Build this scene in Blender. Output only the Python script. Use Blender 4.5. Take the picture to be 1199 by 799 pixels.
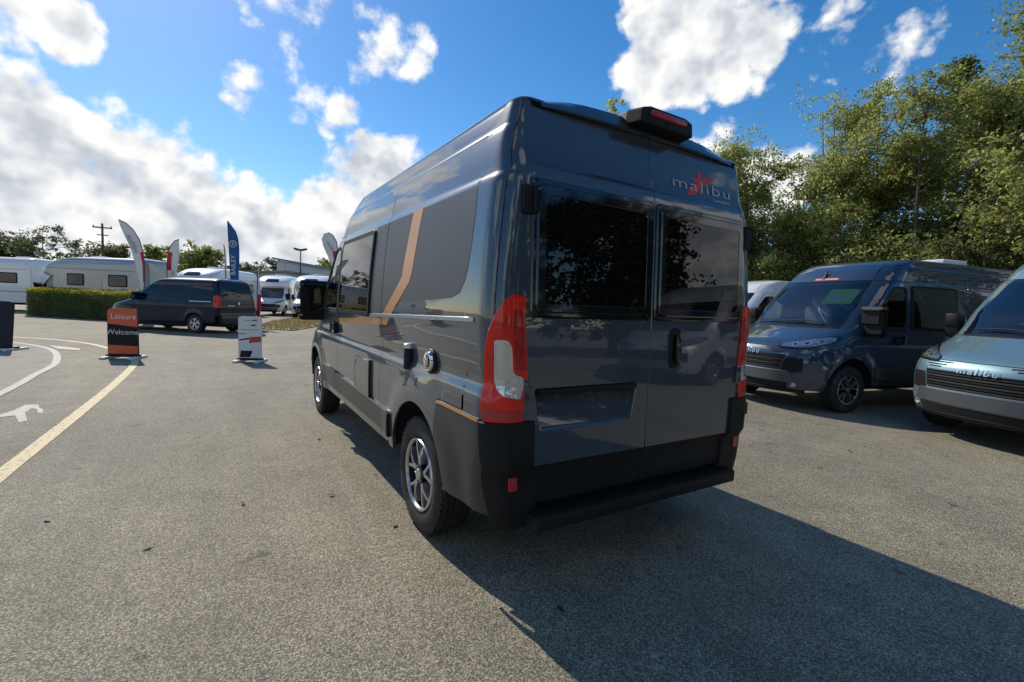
import bpy, bmesh, math, random
import numpy as np
from mathutils import Vector, Matrix, noise as mnoise
R_ = math.radians
scene = bpy.context.scene
C = scene.collection
for o in list(bpy.data.objects): bpy.data.objects.remove(o)

# ------------------------------------------------------------------ camera
cam_d = bpy.data.cameras.new("camera"); cam = bpy.data.objects.new("camera", cam_d); C.objects.link(cam)
cam_d.sensor_width = 36.0; cam_d.lens = 553.2 * 36.0 / 1199.0
cam_d.clip_start = 0.05; cam_d.clip_end = 4000.0
_r = Vector((0.849, -0.526, 0.040)).normalized(); _f = Vector((0.528, 0.846, -0.075)).normalized()
_u = _r.cross(_f).normalized(); _r = _f.cross(_u).normalized()
m = Matrix((_r, _u, -_f)).transposed().to_4x4(); m.translation = Vector((-2.034, -1.836, 1.417))
cam.matrix_world = m
scene.camera = cam

# ------------------------------------------------------------------ sun, sky, exposure
SUN_EL, SUN_AZ = R_(39.5), R_(-10.5)           # azimuth measured from +Y towards +X
sdir = Vector((math.sin(SUN_AZ)*math.cos(SUN_EL), math.cos(SUN_AZ)*math.cos(SUN_EL), math.sin(SUN_EL)))
sun_d = bpy.data.lights.new("sun", 'SUN'); sun_d.energy = 2.6; sun_d.angle = R_(0.53); sun_d.color = (1.0, 0.90, 0.75)
sun = bpy.data.objects.new("sun", sun_d); C.objects.link(sun)
sun.rotation_euler = (-sdir).to_track_quat('-Z', 'Y').to_euler(); sun.location = sdir*60
vs = scene.view_settings; vs.view_transform = 'Standard'; vs.look = 'None'; vs.gamma = 1.0; vs.exposure = 0.70
vs.use_curve_mapping = False
scene.cycles.max_bounces = 8; scene.cycles.transparent_max_bounces = 12
scene.cycles.use_denoising = True

world = bpy.data.worlds.new("World"); scene.world = world; world.use_nodes = True
def build_world():
    nt = world.node_tree; N = nt.nodes; Lk = nt.links; N.clear()
    def n(t, **k):
        x = N.new(t)
        for a, b in k.items(): setattr(x, a, b)
        return x
    def link(a, b): Lk.new(a, b)
    def val(node, idx, v):
        if hasattr(v, 'node'): link(v, node.inputs[idx])
        else: node.inputs[idx].default_value = v
    def M(op, a, b=0.0, c=None, clamp=False):
        x = n('ShaderNodeMath', operation=op); x.use_clamp = clamp
        val(x, 0, a); val(x, 1, b)
        if c is not None: val(x, 2, c)
        return x.outputs[0]
    def VM(op, a, b=None, out=0, scale=None):
        x = n('ShaderNodeVectorMath', operation=op); val(x, 0, a)
        if b is not None: val(x, 1, b)
        if scale is not None: val(x, 3, scale)
        return x.outputs[out]
    def sstep(v, a, b):
        x = n('ShaderNodeMapRange', interpolation_type='SMOOTHSTEP'); val(x, 0, v)
        x.inputs[1].default_value = a; x.inputs[2].default_value = b
        return x.outputs[0]
    tc = n('ShaderNodeTexCoord'); D = VM('NORMALIZE', tc.outputs['Generated'])
    sky = n('ShaderNodeTexSky', sky_type='NISHITA'); sky.sun_disc = False
    sky.sun_elevation = SUN_EL; sky.sun_rotation = SUN_AZ
    sky.altitude = 0; sky.air_density = 1.0; sky.dust_density = 0.2; sky.ozone_density = 2.6
    # cumulus and added fill clouds: (direction, angular radius, weight)
    blobs = [((-.26,.95,.11),.17,1.0),((-.205,.957,.135),.14,.9),((-.12,.972,.13),.13,.9),((-.02,.983,.10),.13,1.0),((.09,.985,.08),.11,.95),
             ((.20,.955,.15),.105,1.0),((.262,.925,.235),.075,1.0),((.32,.93,.11),.12,.9),
             ((.655,.60,.43),.075,1.0),((.695,.555,.445),.085,1.1),((.735,.51,.44),.065,1.0),((.65,.59,.50),.075,1.0),
             ((.765,.565,.265),.07,.8),((.82,.50,.22),.08,.75),((-.235,.90,.375),.055,.8),((-.18,.915,.36),.04,.7),
             ((.215,.885,.422),.042,.18),((.275,.863,.43),.048,.28),((.095,.885,.462),.045,.17),((.038,.938,.345),.03,.20),
             ((.14,.925,.357),.034,.18),((.19,.92,.338),.035,.22),((.849,.343,.402),.04,.16),((.806,.396,.439),.04,.14),((.756,.444,.48),.04,.12),
             ((-.75,.62,.10),.16,.9),((-.9,-.2,.12),.2,.9),((.35,-.88,.24),.20,.8),((.80,-.58,.20),.17,1.0),((-.45,-.85,.2),.2,.8),((.95,.0,.18),.18,.8),((-.6,-.5,.62),.18,.75),((.0,-.55,.83),.15,.7),((-.9,.15,.42),.14,.65),((-.15,-.85,.5),.14,.65)]  # the high ones at the end are out of view, added as white fill
    sep = n('ShaderNodeSeparateXYZ'); link(D, sep.inputs[0])
    tot = None
    for c_, r_, w_ in blobs:
        c_ = Vector(c_).normalized()
        b = M('MULTIPLY_ADD', VM('DOT_PRODUCT', D, tuple(c_), out=1), 2.0*w_/r_**2*.62, w_*.9-2.0*w_/r_**2*.62)
        tot = b if tot is None else M('MAXIMUM', tot, b)
    tot = M('MAXIMUM', tot, -.75)
    def detail(off, det):
        V = VM('ADD', VM('MULTIPLY', D, (1, 1, 1.12)), off)
        def fbm(scale, d_, rough):
            x = n('ShaderNodeTexNoise'); val(x, 'Vector', V); x.inputs['Scale'].default_value = scale
            x.inputs['Detail'].default_value = d_; x.inputs['Roughness'].default_value = rough; return x.outputs[0]
        big = fbm(7.0, 1.5, .5); fine = fbm(20.0, det, .62)
        def cells(sc):
            vo = n('ShaderNodeTexVoronoi'); vo.feature = 'F1'; val(vo, 'Vector', Vw); vo.inputs['Scale'].default_value = sc; return vo.outputs['Distance']
        wn = n('ShaderNodeTexNoise'); val(wn, 'Vector', V); wn.inputs['Scale'].default_value = 16.; wn.inputs['Detail'].default_value = 2
        Vw = VM('ADD', V, VM('SCALE', wn.outputs['Color'], scale=.05))
        bil = M('ADD', M('MULTIPLY', cells(15.), -.62), M('MULTIPLY', cells(36.), -.26))
        return M('ADD', M('MULTIPLY_ADD', big, 1.4, -.70-.60+.37), M('MULTIPLY_ADD', fine, 1.2, bil))
    d0 = M('ADD', tot, detail((.3, .2, 5.4), 6.0))
    d1 = M('ADD', tot, detail((.3+sdir.x*.02, .2+sdir.y*.02, 5.4+.05), 2.0))
    alpha = sstep(d0, -.06, .38)
    alpha = M('MULTIPLY', alpha, sstep(sep.outputs[2], -.02, .02))
    shade = M('MULTIPLY_ADD', sstep(d1, .0, 1.25), -.60, 1.0)
    shade = M('MULTIPLY', shade, M('MULTIPLY_ADD', sstep(M('SUBTRACT', d0, d1), -.45, .45), .36, .70))
    cr = n('ShaderNodeValToRGB'); link(shade, cr.inputs[0])
    e = cr.color_ramp.elements; e[0].position = .20; e[0].color = (.38, .42, .485, 1); e[1].position = .95; e[1].color = (1.0, .99, .96, 1)
    x_ = e.new(.50); x_.color = (.69, .72, .765, 1)
    hs = n('ShaderNodeHueSaturation'); hs.inputs['Saturation'].default_value = 1.36; link(sky.outputs[0], hs.inputs['Color'])
    bg = n('ShaderNodeBackground'); link(hs.outputs[0], bg.inputs[0]); bg.inputs[1].default_value = .084
    bgc = n('ShaderNodeBackground'); link(cr.outputs[0], bgc.inputs[0]); bgc.inputs[1].default_value = .66
    mx = n('ShaderNodeMixShader'); link(alpha, mx.inputs[0]); link(bg.outputs[0], mx.inputs[1]); link(bgc.outputs[0], mx.inputs[2])
    world.cycles.sampling_method = 'MANUAL'; world.cycles.sample_map_resolution = 512
    out = n('ShaderNodeOutputWorld'); link(mx.outputs[0], out.inputs[0])
build_world()

# ------------------------------------------------------------------ materials
MATS = {}
def mat(name, col=(.5,.5,.5), rough=.5, metal=0., coat=0., spec=.5, noise=None, bump=None, trans=0., alpha=None, emit=None, var=None):
    """noise=(scale, amount): value variation; bump=(scale, strength); var=(scale, colour2, lo, hi): patches of a second colour"""
    m = bpy.data.materials.new(name); m.use_nodes = True; nt = m.node_tree; N = nt.nodes
    b = N['Principled BSDF']; b.inputs['Base Color'].default_value = (*col, 1); b.inputs['Roughness'].default_value = rough
    b.inputs['Metallic'].default_value = metal; b.inputs['Coat Weight'].default_value = coat; b.inputs['Coat Roughness'].default_value = .03
    b.inputs['Specular IOR Level'].default_value = spec
    tc = N.new('ShaderNodeTexCoord'); src = tc.outputs['Object']
    colsock = None
    if var:
        nz = N.new('ShaderNodeTexNoise'); nz.inputs['Scale'].default_value = var[0]; nz.inputs['Detail'].default_value = 5; nt.links.new(src, nz.inputs['Vector'])
        mr = N.new('ShaderNodeMapRange'); nt.links.new(nz.outputs[0], mr.inputs[0]); mr.inputs[1].default_value = var[2]; mr.inputs[2].default_value = var[3]
        mx = N.new('ShaderNodeMix'); mx.data_type = 'RGBA'; nt.links.new(mr.outputs[0], mx.inputs[0]); mx.inputs[6].default_value = (*col, 1); mx.inputs[7].default_value = (*var[1], 1)
        colsock = mx.outputs[2]
    if noise:
        nz = N.new('ShaderNodeTexNoise'); nz.inputs['Scale'].default_value = noise[0]; nz.inputs['Detail'].default_value = 4; nt.links.new(src, nz.inputs['Vector'])
        mr = N.new('ShaderNodeMapRange'); nt.links.new(nz.outputs[0], mr.inputs[0]); mr.inputs[1].default_value = .3; mr.inputs[2].default_value = .7
        mr.inputs[3].default_value = 1-noise[1]; mr.inputs[4].default_value = 1+noise[1]
        mx = N.new('ShaderNodeMix'); mx.data_type = 'RGBA'; mx.blend_type = 'MULTIPLY'; mx.inputs[0].default_value = 1
        if colsock: nt.links.new(colsock, mx.inputs[6])
        else: mx.inputs[6].default_value = (*col, 1)
        nt.links.new(mr.outputs[0], mx.inputs[7]); colsock = mx.outputs[2]
    if colsock: nt.links.new(colsock, b.inputs['Base Color'])
    if bump:
        nz = N.new('ShaderNodeTexNoise'); nz.inputs['Scale'].default_value = bump[0]; nz.inputs['Detail'].default_value = 3; nt.links.new(src, nz.inputs['Vector'])
        bp = N.new('ShaderNodeBump'); bp.inputs['Strength'].default_value = bump[1]; bp.inputs['Distance'].default_value = .002
        nt.links.new(nz.outputs[0], bp.inputs['Height']); nt.links.new(bp.outputs[0], b.inputs['Normal'])
    if emit: b.inputs['Emission Color'].default_value = (*emit, 1); b.inputs['Emission Strength'].default_value = 1
    MATS[name] = m; return m
def glass_mat(name, tint, rough=0.0, refl=1.0, ior=1.52):
    m = bpy.data.materials.new(name); m.use_nodes = True; nt = m.node_tree; N = nt.nodes; N.clear()
    out = N.new('ShaderNodeOutputMaterial'); tr = N.new('ShaderNodeBsdfTransparent'); tr.inputs[0].default_value = (*tint, 1)
    gl = N.new('ShaderNodeBsdfGlossy'); gl.inputs['Roughness'].default_value = rough; gl.inputs[0].default_value = (refl, refl, refl, 1)
    fr = N.new('ShaderNodeFresnel'); fr.inputs[0].default_value = ior
    mx = N.new('ShaderNodeMixShader')
    nt.links.new(fr.outputs[0], mx.inputs[0]); nt.links.new(tr.outputs[0], mx.inputs[1]); nt.links.new(gl.outputs[0], mx.inputs[2]); nt.links.new(mx.outputs[0], out.inputs[0])
    MATS[name] = m; return m

def paint_mat(name, col, metal=.12, rough=.38):
    m = mat(name, col, rough, metal, 1.0, .12, noise=(900., .10))
    b = m.node_tree.nodes['Principled BSDF']; b.inputs['Coat Roughness'].default_value = .025; b.inputs['Coat IOR'].default_value = 1.68
    # faint orange-peel so reflections are not ruler straight
    nt = m.node_tree; N = nt.nodes; tc = N.new('ShaderNodeTexCoord')
    nz = N.new('ShaderNodeTexNoise'); nz.inputs['Scale'].default_value = 1.7; nz.inputs['Detail'].default_value = 2; nt.links.new(tc.outputs['Object'], nz.inputs['Vector'])
    bp = N.new('ShaderNodeBump'); bp.inputs['Strength'].default_value = .10; bp.inputs['Distance'].default_value = .02
    nt.links.new(nz.outputs[0], bp.inputs['Height']); nt.links.new(bp.outputs[0], b.inputs['Normal']); nt.links.new(bp.outputs[0], b.inputs['Coat Normal'])
    return m
paint_mat('paint_slate', (.050, .066, .086))
paint_mat('paint_blue', (.024, .045, .080))
paint_mat('paint_teal', (.17, .27, .31), .45)
paint_mat('paint_white', (.72, .73, .74), 0.0, .4)
paint_mat('paint_silver', (.30, .31, .33), .3, .4)
paint_mat('paint_navy', (.005, .010, .028), .0).node_tree.nodes['Principled BSDF'].inputs['Coat IOR'].default_value = 1.3
mat('wrap_grey', (.075, .080, .085), .45, 0, 0, .35)
mat('skirt_grey', (.040, .042, .042), .42, 0.0, .2, .3, noise=(6., .08))
mat('orange_vinyl', (.62, .27, .075), .4, 0, .3)
mat('silver_trim', (.62, .65, .68), .22, .85)
mat('trim_strip', (.30, .33, .36), .35, .3)
mat('headlamp', (.30, .32, .34), .12, .7, 1.0)
mat('black_plastic', (.010, .0105, .0115), .55, 0, 0, .25, noise=(25., .15), bump=(700., .35))
mat('bumper_plastic', (.012, .0125, .0135), .6, 0, 0, .25, noise=(5., .2), bump=(900., .3))
mat('black_gloss', (.008, .008, .009), .08, 0, .5)
mat('rubber', (.014, .014, .014), .75, noise=(8., .2))
mat('tyre', (.016, .016, .017), .72, noise=(14., .3), bump=(160., .5), var=(5., (.05, .047, .042), .56, .75))
mat('alloy', (.55, .56, .58), .28, .9)
mat('skid_grey', (.10, .108, .118), .42, .4)
mat('alloy_dark', (.018, .019, .021), .3, .6)
mat('chrome', (.80, .82, .84), .07, 1.0)
mat('dark_void', (.006, .006, .006), .9)
mat('tail_red', (.72, .018, .008), .2, 0, .5, .3)
mat('tail_deep', (.42, .006, .004), .15, 0, .5, .3)
mat('lamp_clear', (.62, .63, .64), .12, .35, 1.0)
mat('reflector_red', (.42, .02, .025), .25, 0, .5)
mat('tinted_pane', (.004, .004, .0045), .012, 0, 0.0, .5)
mat('cabin_dark', (.02, .02, .022), .8)
mat('seat_cloth', (.55, .55, .54), .9, noise=(40., .15))
mat('dash_grey', (.42, .43, .44), .6)
mat('white_paint', (.78, .78, .77), .5)
mat('logo_white', (.50, .54, .58), .4)
mat('logo_red', (.55, .045, .04), .4)
mat('sticker_yellow', (.72, .80, .08), .5)
mat('sticker_pink', (.7, .2, .22), .5)
glass_mat('clear_glass', (.70, .81, .83), ior=1.9)
glass_mat('dark_glass', (.16, .18, .19))

def ribbed(name, scale, amount, dist=.004):
    """fine moulded ribs inside a lamp lens"""
    m = MATS[name]; nt = m.node_tree; N = nt.nodes; b = N['Principled BSDF']; tc = N.new('ShaderNodeTexCoord')
    w = N.new('ShaderNodeTexWave'); w.bands_direction = 'Z'; w.inputs['Scale'].default_value = scale; w.inputs['Distortion'].default_value = .3; nt.links.new(tc.outputs['Object'], w.inputs['Vector'])
    w2 = N.new('ShaderNodeTexWave'); w2.bands_direction = 'X'; w2.inputs['Scale'].default_value = scale*1.3; nt.links.new(tc.outputs['Object'], w2.inputs['Vector'])
    ad = N.new('ShaderNodeMath'); ad.operation = 'ADD'; nt.links.new(w.outputs[1], ad.inputs[0]); nt.links.new(w2.outputs[1], ad.inputs[1])
    bp = N.new('ShaderNodeBump'); bp.inputs['Strength'].default_value = amount; bp.inputs['Distance'].default_value = dist; nt.links.new(ad.outputs[0], bp.inputs['Height']); nt.links.new(bp.outputs[0], b.inputs['Normal'])
    nz = N.new('ShaderNodeTexNoise'); nz.inputs['Scale'].default_value = 9.; nz.inputs['Detail'].default_value = 3; nt.links.new(tc.outputs['Object'], nz.inputs['Vector'])
    mr = N.new('ShaderNodeMapRange'); nt.links.new(nz.outputs[0], mr.inputs[0]); mr.inputs[1].default_value = .3; mr.inputs[2].default_value = .7; mr.inputs[3].default_value = .72; mr.inputs[4].default_value = 1.2
    mx = N.new('ShaderNodeMix'); mx.data_type = 'RGBA'; mx.blend_type = 'MULTIPLY'; mx.inputs[0].default_value = 1; mx.inputs[6].default_value = b.inputs['Base Color'].default_value; nt.links.new(mr.outputs[0], mx.inputs[7]); nt.links.new(mx.outputs[2], b.inputs['Base Color'])
ribbed('tail_red', 9., .10); ribbed('tail_deep', 14., .18); ribbed('lamp_clear', 9., .18); ribbed('headlamp', 7., .5); ribbed('reflector_red', 30., .3)
# ------------------------------------------------------------------ object helpers
def tag(o, label=None, cat=None, group=None, kind=None):
    for k, v in (('label', label), ('category', cat), ('group', group), ('kind', kind)):
        if v: o[k] = v
    return o
def thing(name, label, cat, loc=(0,0,0), rz=0., group=None):
    o = bpy.data.objects.new(name, None); C.objects.link(o); o.location = loc; o.rotation_euler = (0, 0, rz); o.empty_display_size = .2
    return tag(o, label, cat, group)
def obj(name, me, m=None, parent=None):
    o = bpy.data.objects.new(name, me); C.objects.link(o)
    if m is not None and not me.materials: me.materials.append(MATS[m] if isinstance(m, str) else m)
    if parent is not None: o.parent = parent
    return o
def pydata(name, vs, fs, smooth=None):
    me = bpy.data.meshes.new(name); me.from_pydata([tuple(v) for v in vs], [], fs); me.update()
    if smooth is not None:
        me.polygons.foreach_set('use_smooth', [True]*len(me.polygons))
        if smooth > 0: me.set_sharp_from_angle(angle=R_(smooth))
    return me
def bmesh_to(name, bm, smooth=None):
    me = bpy.data.meshes.new(name); bm.normal_update(); bm.to_mesh(me); bm.free()
    if smooth is not None:
        me.polygons.foreach_set('use_smooth', [True]*len(me.polygons))
        if smooth > 0: me.set_sharp_from_angle(angle=R_(smooth))
    return me
class MB:
    """collects simple solids into one mesh"""
    def __init__(s): s.v = []; s.f = []
    def add(s, vs, fs):
        b = len(s.v); s.v += [tuple(v) for v in vs]; s.f += [tuple(i+b for i in f) for f in fs]; return s
    def box(s, x0, x1, y0, y1, z0, z1, bev=0.0, M=None):
        if bev <= 0:
            vs = [(x,y,z) for z in (z0,z1) for y in (y0,y1) for x in (x0,x1)]
            fs = [(0,2,3,1),(4,5,7,6),(0,1,5,4),(2,6,7,3),(0,4,6,2),(1,3,7,5)]
        else:
            bm = bmesh.new(); bmesh.ops.create_cube(bm, size=1)
            for v in bm.verts: v.co = Vector(((x0+x1)/2+v.co.x*(x1-x0), (y0+y1)/2+v.co.y*(y1-y0), (z0+z1)/2+v.co.z*(z1-z0)))
            bmesh.ops.bevel(bm, geom=bm.edges[:], offset=bev, segments=2, affect='EDGES', profile=.5)
            bm.verts.index_update(); vs = [v.co.copy() for v in bm.verts]; fs = [[v.index for v in f.verts] for f in bm.faces]; bm.free()
        if M is not None: vs = [M @ Vector(v) for v in vs]
        return s.add(vs, fs)
    def tube(s, pts, rad, n=8, cap=True):
        pts = [Vector(p) for p in pts]
        if not hasattr(rad, '__len__'): rad = [rad]*len(pts)
        rings = []; up = Vector((0,0,1)); prev = None
        for i, p in enumerate(pts):
            t = (pts[min(i+1,len(pts)-1)] - pts[max(i-1,0)]).normalized()
            a = prev - t*prev.dot(t) if prev is not None else (up.cross(t) if abs(t.z) < .95 else Vector((1,0,0)).cross(t))
            a.normalize(); prev = a; b = t.cross(a)
            rings.append([p + (a*math.cos(2*math.pi*k/n) + b*math.sin(2*math.pi*k/n))*rad[i] for k in range(n)])
        vs = [v for r in rings for v in r]; fs = []
        for i in range(len(pts)-1):
            for k in range(n): fs.append((i*n+k, i*n+(k+1)%n, (i+1)*n+(k+1)%n, (i+1)*n+k))
        if cap: fs += [tuple(range(n-1,-1,-1)), tuple((len(pts)-1)*n+k for k in range(n))]
        return s.add(vs, fs)
    def lathe(s, prof, axis='x', n=40, o=(0,0,0), closed=False):
        """prof: (along axis, radius)"""
        vs = []; fs = []; o = Vector(o)
        for a, r in prof:
            for k in range(n):
                t = 2*math.pi*k/n; c_, s_ = math.cos(t)*r, math.sin(t)*r
                vs.append(o + (Vector((a, c_, s_)) if axis == 'x' else Vector((c_, a, s_)) if axis == 'y' else Vector((c_, s_, a))))
        m_ = len(prof)
        for i in range(m_ if closed else m_-1):
            j = (i+1) % m_
            for k in range(n): fs.append((i*n+k, i*n+(k+1)%n, j*n+(k+1)%n, j*n+k))
        return s.add(vs, fs)
    def prism(s, poly, z0, z1, M=None):
        """poly in xy, extruded z0..z1"""
        n = len(poly); vs = [(x,y,z0) for x,y in poly]+[(x,y,z1) for x,y in poly]
        fs = [tuple(range(n-1,-1,-1)), tuple(range(n,2*n))] + [(i,(i+1)%n,n+(i+1)%n,n+i) for i in range(n)]
        if M is not None: vs = [M @ Vector(v) for v in vs]
        return s.add(vs, fs)
    def build(s, name, m, parent=None, smooth=None, fix=True):
        bm = bmesh.new(); me = bpy.data.meshes.new(name); me.from_pydata(s.v, [], s.f); bm.from_mesh(me); bpy.data.meshes.remove(me)
        if fix: bmesh.ops.recalc_face_normals(bm, faces=bm.faces[:])
        return obj(name, bmesh_to(name, bm, smooth), m, parent)
def copy_tree(root, parent=None, swap=None, skip=()):
    c = root.copy(); C.objects.link(c); c.parent = parent
    if swap and c.type == 'MESH':
        for sl in c.material_slots:
            if sl.material and sl.material.name in swap:
                new = MATS[swap[sl.material.name]]; sl.link = 'OBJECT'; sl.material = new
    for ch in list(root.children):
        if ch.name.split('.')[0] in skip: continue
        copy_tree(ch, c, swap, skip)
    return c
def text_mesh(s, size=.2, spacing=1.0, shear=0.0, offset=0.0):
    cu = bpy.data.curves.new('t', 'FONT'); cu.body = s; cu.size = size; cu.space_character = spacing; cu.shear = shear; cu.offset = offset
    cu.align_x = 'CENTER'; cu.align_y = 'CENTER'; cu.resolution_u = 4
    o = bpy.data.objects.new('t', cu); C.objects.link(o); dg = bpy.context.evaluated_depsgraph_get(); dg.update()
    me = bpy.data.meshes.new_from_object(o.evaluated_get(dg)); bpy.data.objects.remove(o); bpy.data.curves.remove(cu)
    return me
def put_text(name, s, size, M, m, parent, **k):
    me = text_mesh(s, size, **k); me.transform(M); me.name = name
    return obj(name, me, m, parent)

# ------------------------------------------------------------------ curved-shell patches (vehicle panels)
def pchip(pts):
    xs = [p[0] for p in pts]; ys = [p[1] for p in pts]; n = len(xs)
    h = [xs[i+1]-xs[i] for i in range(n-1)]; d = [(ys[i+1]-ys[i])/h[i] for i in range(n-1)]
    ms = [d[0]] + [0 if d[i-1]*d[i] <= 0 else 3*(h[i-1]+h[i])/((2*h[i]+h[i-1])/d[i-1]+(h[i]+2*h[i-1])/d[i]) for i in range(1, n-1)] + [d[-1]]
    import bisect as bs
    def f(x):
        if x <= xs[0]: return ys[0]
        if x >= xs[-1]: return ys[-1]
        i = bs.bisect_right(xs, x)-1; t = (x-xs[i])/h[i]; t2 = t*t; t3 = t2*t
        return (2*t3-3*t2+1)*ys[i] + (t3-2*t2+t)*h[i]*ms[i] + (-2*t3+3*t2)*ys[i+1] + (t3-t2)*h[i]*ms[i+1]
    return f
def inpoly(x, y, poly):
    c = False; n = len(poly); j = n-1
    for i in range(n):
        xi, yi = poly[i]; xj, yj = poly[j]
        if (yi > y) != (yj > y) and x < (xj-xi)*(y-yi)/(yj-yi)+xi: c = not c
        j = i
    return c
def rpoly(pts, r, n=4):
    """round the corners of a polygon; r is a number or a list"""
    out = []; N = len(pts)
    for i in range(N):
        p = Vector(pts[i]); a = Vector(pts[i-1]); b = Vector(pts[(i+1)%N]); rr = r[i] if hasattr(r, '__len__') else r
        if rr <= 0: out.append(tuple(p)); continue
        da = (a-p); db = (b-p); rr_ = min(rr, da.length*.49, db.length*.49); A = p+da.normalized()*rr_; B = p+db.normalized()*rr_
        for k in range(n+1):
            t = k/n; q = A*(1-t)**2 + p*2*t*(1-t) + B*t*t; out.append((q.x, q.y))
    return out
def arc(cx, cy, r, a0, a1, n=14):
    return [(cx+r*math.cos(R_(a0+(a1-a0)*k/n)), cy+r*math.sin(R_(a0+(a1-a0)*k/n))) for k in range(n+1)]
def patch(name, S, poly, m, parent=None, du=.08, dv=.05, holes=(), depth=.015, out=0., mirror=False, cham=.0025, vk=(), uk=(), centre=(0, 2.6, 1.2)):
    us = [p[0] for p in poly]; vs_ = [p[1] for p in poly]; u0, u1, v0, v1 = min(us), max(us), min(vs_), max(vs_)
    ul = sorted(set([u0+(u1-u0)*k/max(1, round((u1-u0)/du)) for k in range(max(1, round((u1-u0)/du))+1)] + [u for u in uk if u0 < u < u1]))
    vl = sorted(set([v0+(v1-v0)*k/max(1, round((v1-v0)/dv)) for k in range(max(1, round((v1-v0)/dv))+1)] + [v for v in vk if v0 < v < v1]))
    def thin(l):
        o = [l[0]]
        for x in l[1:-1]:
            if x-o[-1] > .004 and l[-1]-x > .004: o.append(x)
        return o+[l[-1]]
    ul, vl = thin(ul), thin(vl)
    bm = bmesh.new(); g = [[bm.verts.new((u, v, 0)) for u in ul] for v in vl]
    for j in range(len(vl)-1):
        for i in range(len(ul)-1): bm.faces.new((g[j][i], g[j][i+1], g[j+1][i+1], g[j+1][i]))
    for pl in [poly]+list(holes):
        for i in range(len(pl)):
            a = Vector((*pl[i], 0)); b = Vector((*pl[(i+1)%len(pl)], 0)); e = b-a
            if e.length < 1e-6: continue
            no = Vector((-e.y, e.x, 0)).normalized(); lo = (min(a.x,b.x)-1e-4, min(a.y,b.y)-1e-4); hi = (max(a.x,b.x)+1e-4, max(a.y,b.y)+1e-4)
            fs = []
            for f in bm.faces:
                ds = [(v.co-a).dot(no) for v in f.verts]
                if max(ds) < 1e-5 or min(ds) > -1e-5: continue
                if max(v.co.x for v in f.verts) < lo[0] or min(v.co.x for v in f.verts) > hi[0] or max(v.co.y for v in f.verts) < lo[1] or min(v.co.y for v in f.verts) > hi[1]: continue
                fs.append(f)
            if not fs: continue
            geom = list({x for f in fs for x in list(f.verts)+list(f.edges)}) + fs
            bmesh.ops.bisect_plane(bm, geom=geom, dist=1e-5, plane_co=a, plane_no=no)
    kill = []
    for f in bm.faces:
        c_ = f.calc_center_median()
        if not inpoly(c_.x, c_.y, poly) or any(inpoly(c_.x, c_.y, h) for h in holes): kill.append(f)
    bmesh.ops.delete(bm, geom=kill, context='FACES')
    bmesh.ops.remove_doubles(bm, verts=bm.verts[:], dist=2e-4)
    cen = Vector(centre); nrm = {}; eps = 1e-3
    for v in bm.verts:
        u, w = v.co.x, v.co.y; p = Vector(S(u, w)); du_ = Vector(S(u+eps, w))-Vector(S(u-eps, w)); dv_ = Vector(S(u, w+eps))-Vector(S(u, w-eps))
        n_ = du_.cross(dv_); n_ = n_.normalized() if n_.length > 1e-12 else (p-cen).normalized()
        if n_.dot(p-cen) < 0: n_ = -n_
        v.co = p + n_*out
        if mirror: v.co.x = -v.co.x; n_ = Vector((-n_.x, n_.y, n_.z))
        nrm[v] = n_
    bm.normal_update()
    s_ = sum(f.normal.dot(nrm[f.verts[0]])*f.calc_area() for f in bm.faces)
    if s_ < 0: bmesh.ops.reverse_faces(bm, faces=bm.faces[:])
    sharp = []
    if depth > 0:
        bl = [e.link_loops[0] for e in bm.edges if len(e.link_loops) == 1]
        pairs = [(l.vert, l.link_loop_next.vert, l.edge) for l in bl]; od = {}
        for a, b, e in pairs:
            t = (b.co-a.co).normalized()
            for v in (a, b): od.setdefault(v, []).append(t.cross(nrm[v]))
        r1, r2 = {}, {}
        for v, l in od.items():
            o_ = sum(l, Vector()); o_ = o_.normalized() if o_.length > 1e-9 else Vector()
            p1 = v.co + o_*cham - nrm[v]*cham; r1[v] = bm.verts.new(p1); r2[v] = bm.verts.new(p1 - nrm[v]*depth)
        for a, b, e in pairs:
            sharp.append(e); bm.faces.new((b, a, r1[a], r1[b])); f = bm.faces.new((r1[b], r1[a], r2[a], r2[b]))
            ee = bm.edges.get((r1[a], r1[b]))
            if ee: sharp.append(ee)
    for e in sharp: e.smooth = False
    for f in bm.faces: f.smooth = True
    me = bpy.data.meshes.new(name); bm.normal_update(); bm.to_mesh(me); bm.free()
    return obj(name, me, m, parent)
def both(fn):
    fn(False); fn(True)
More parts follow.
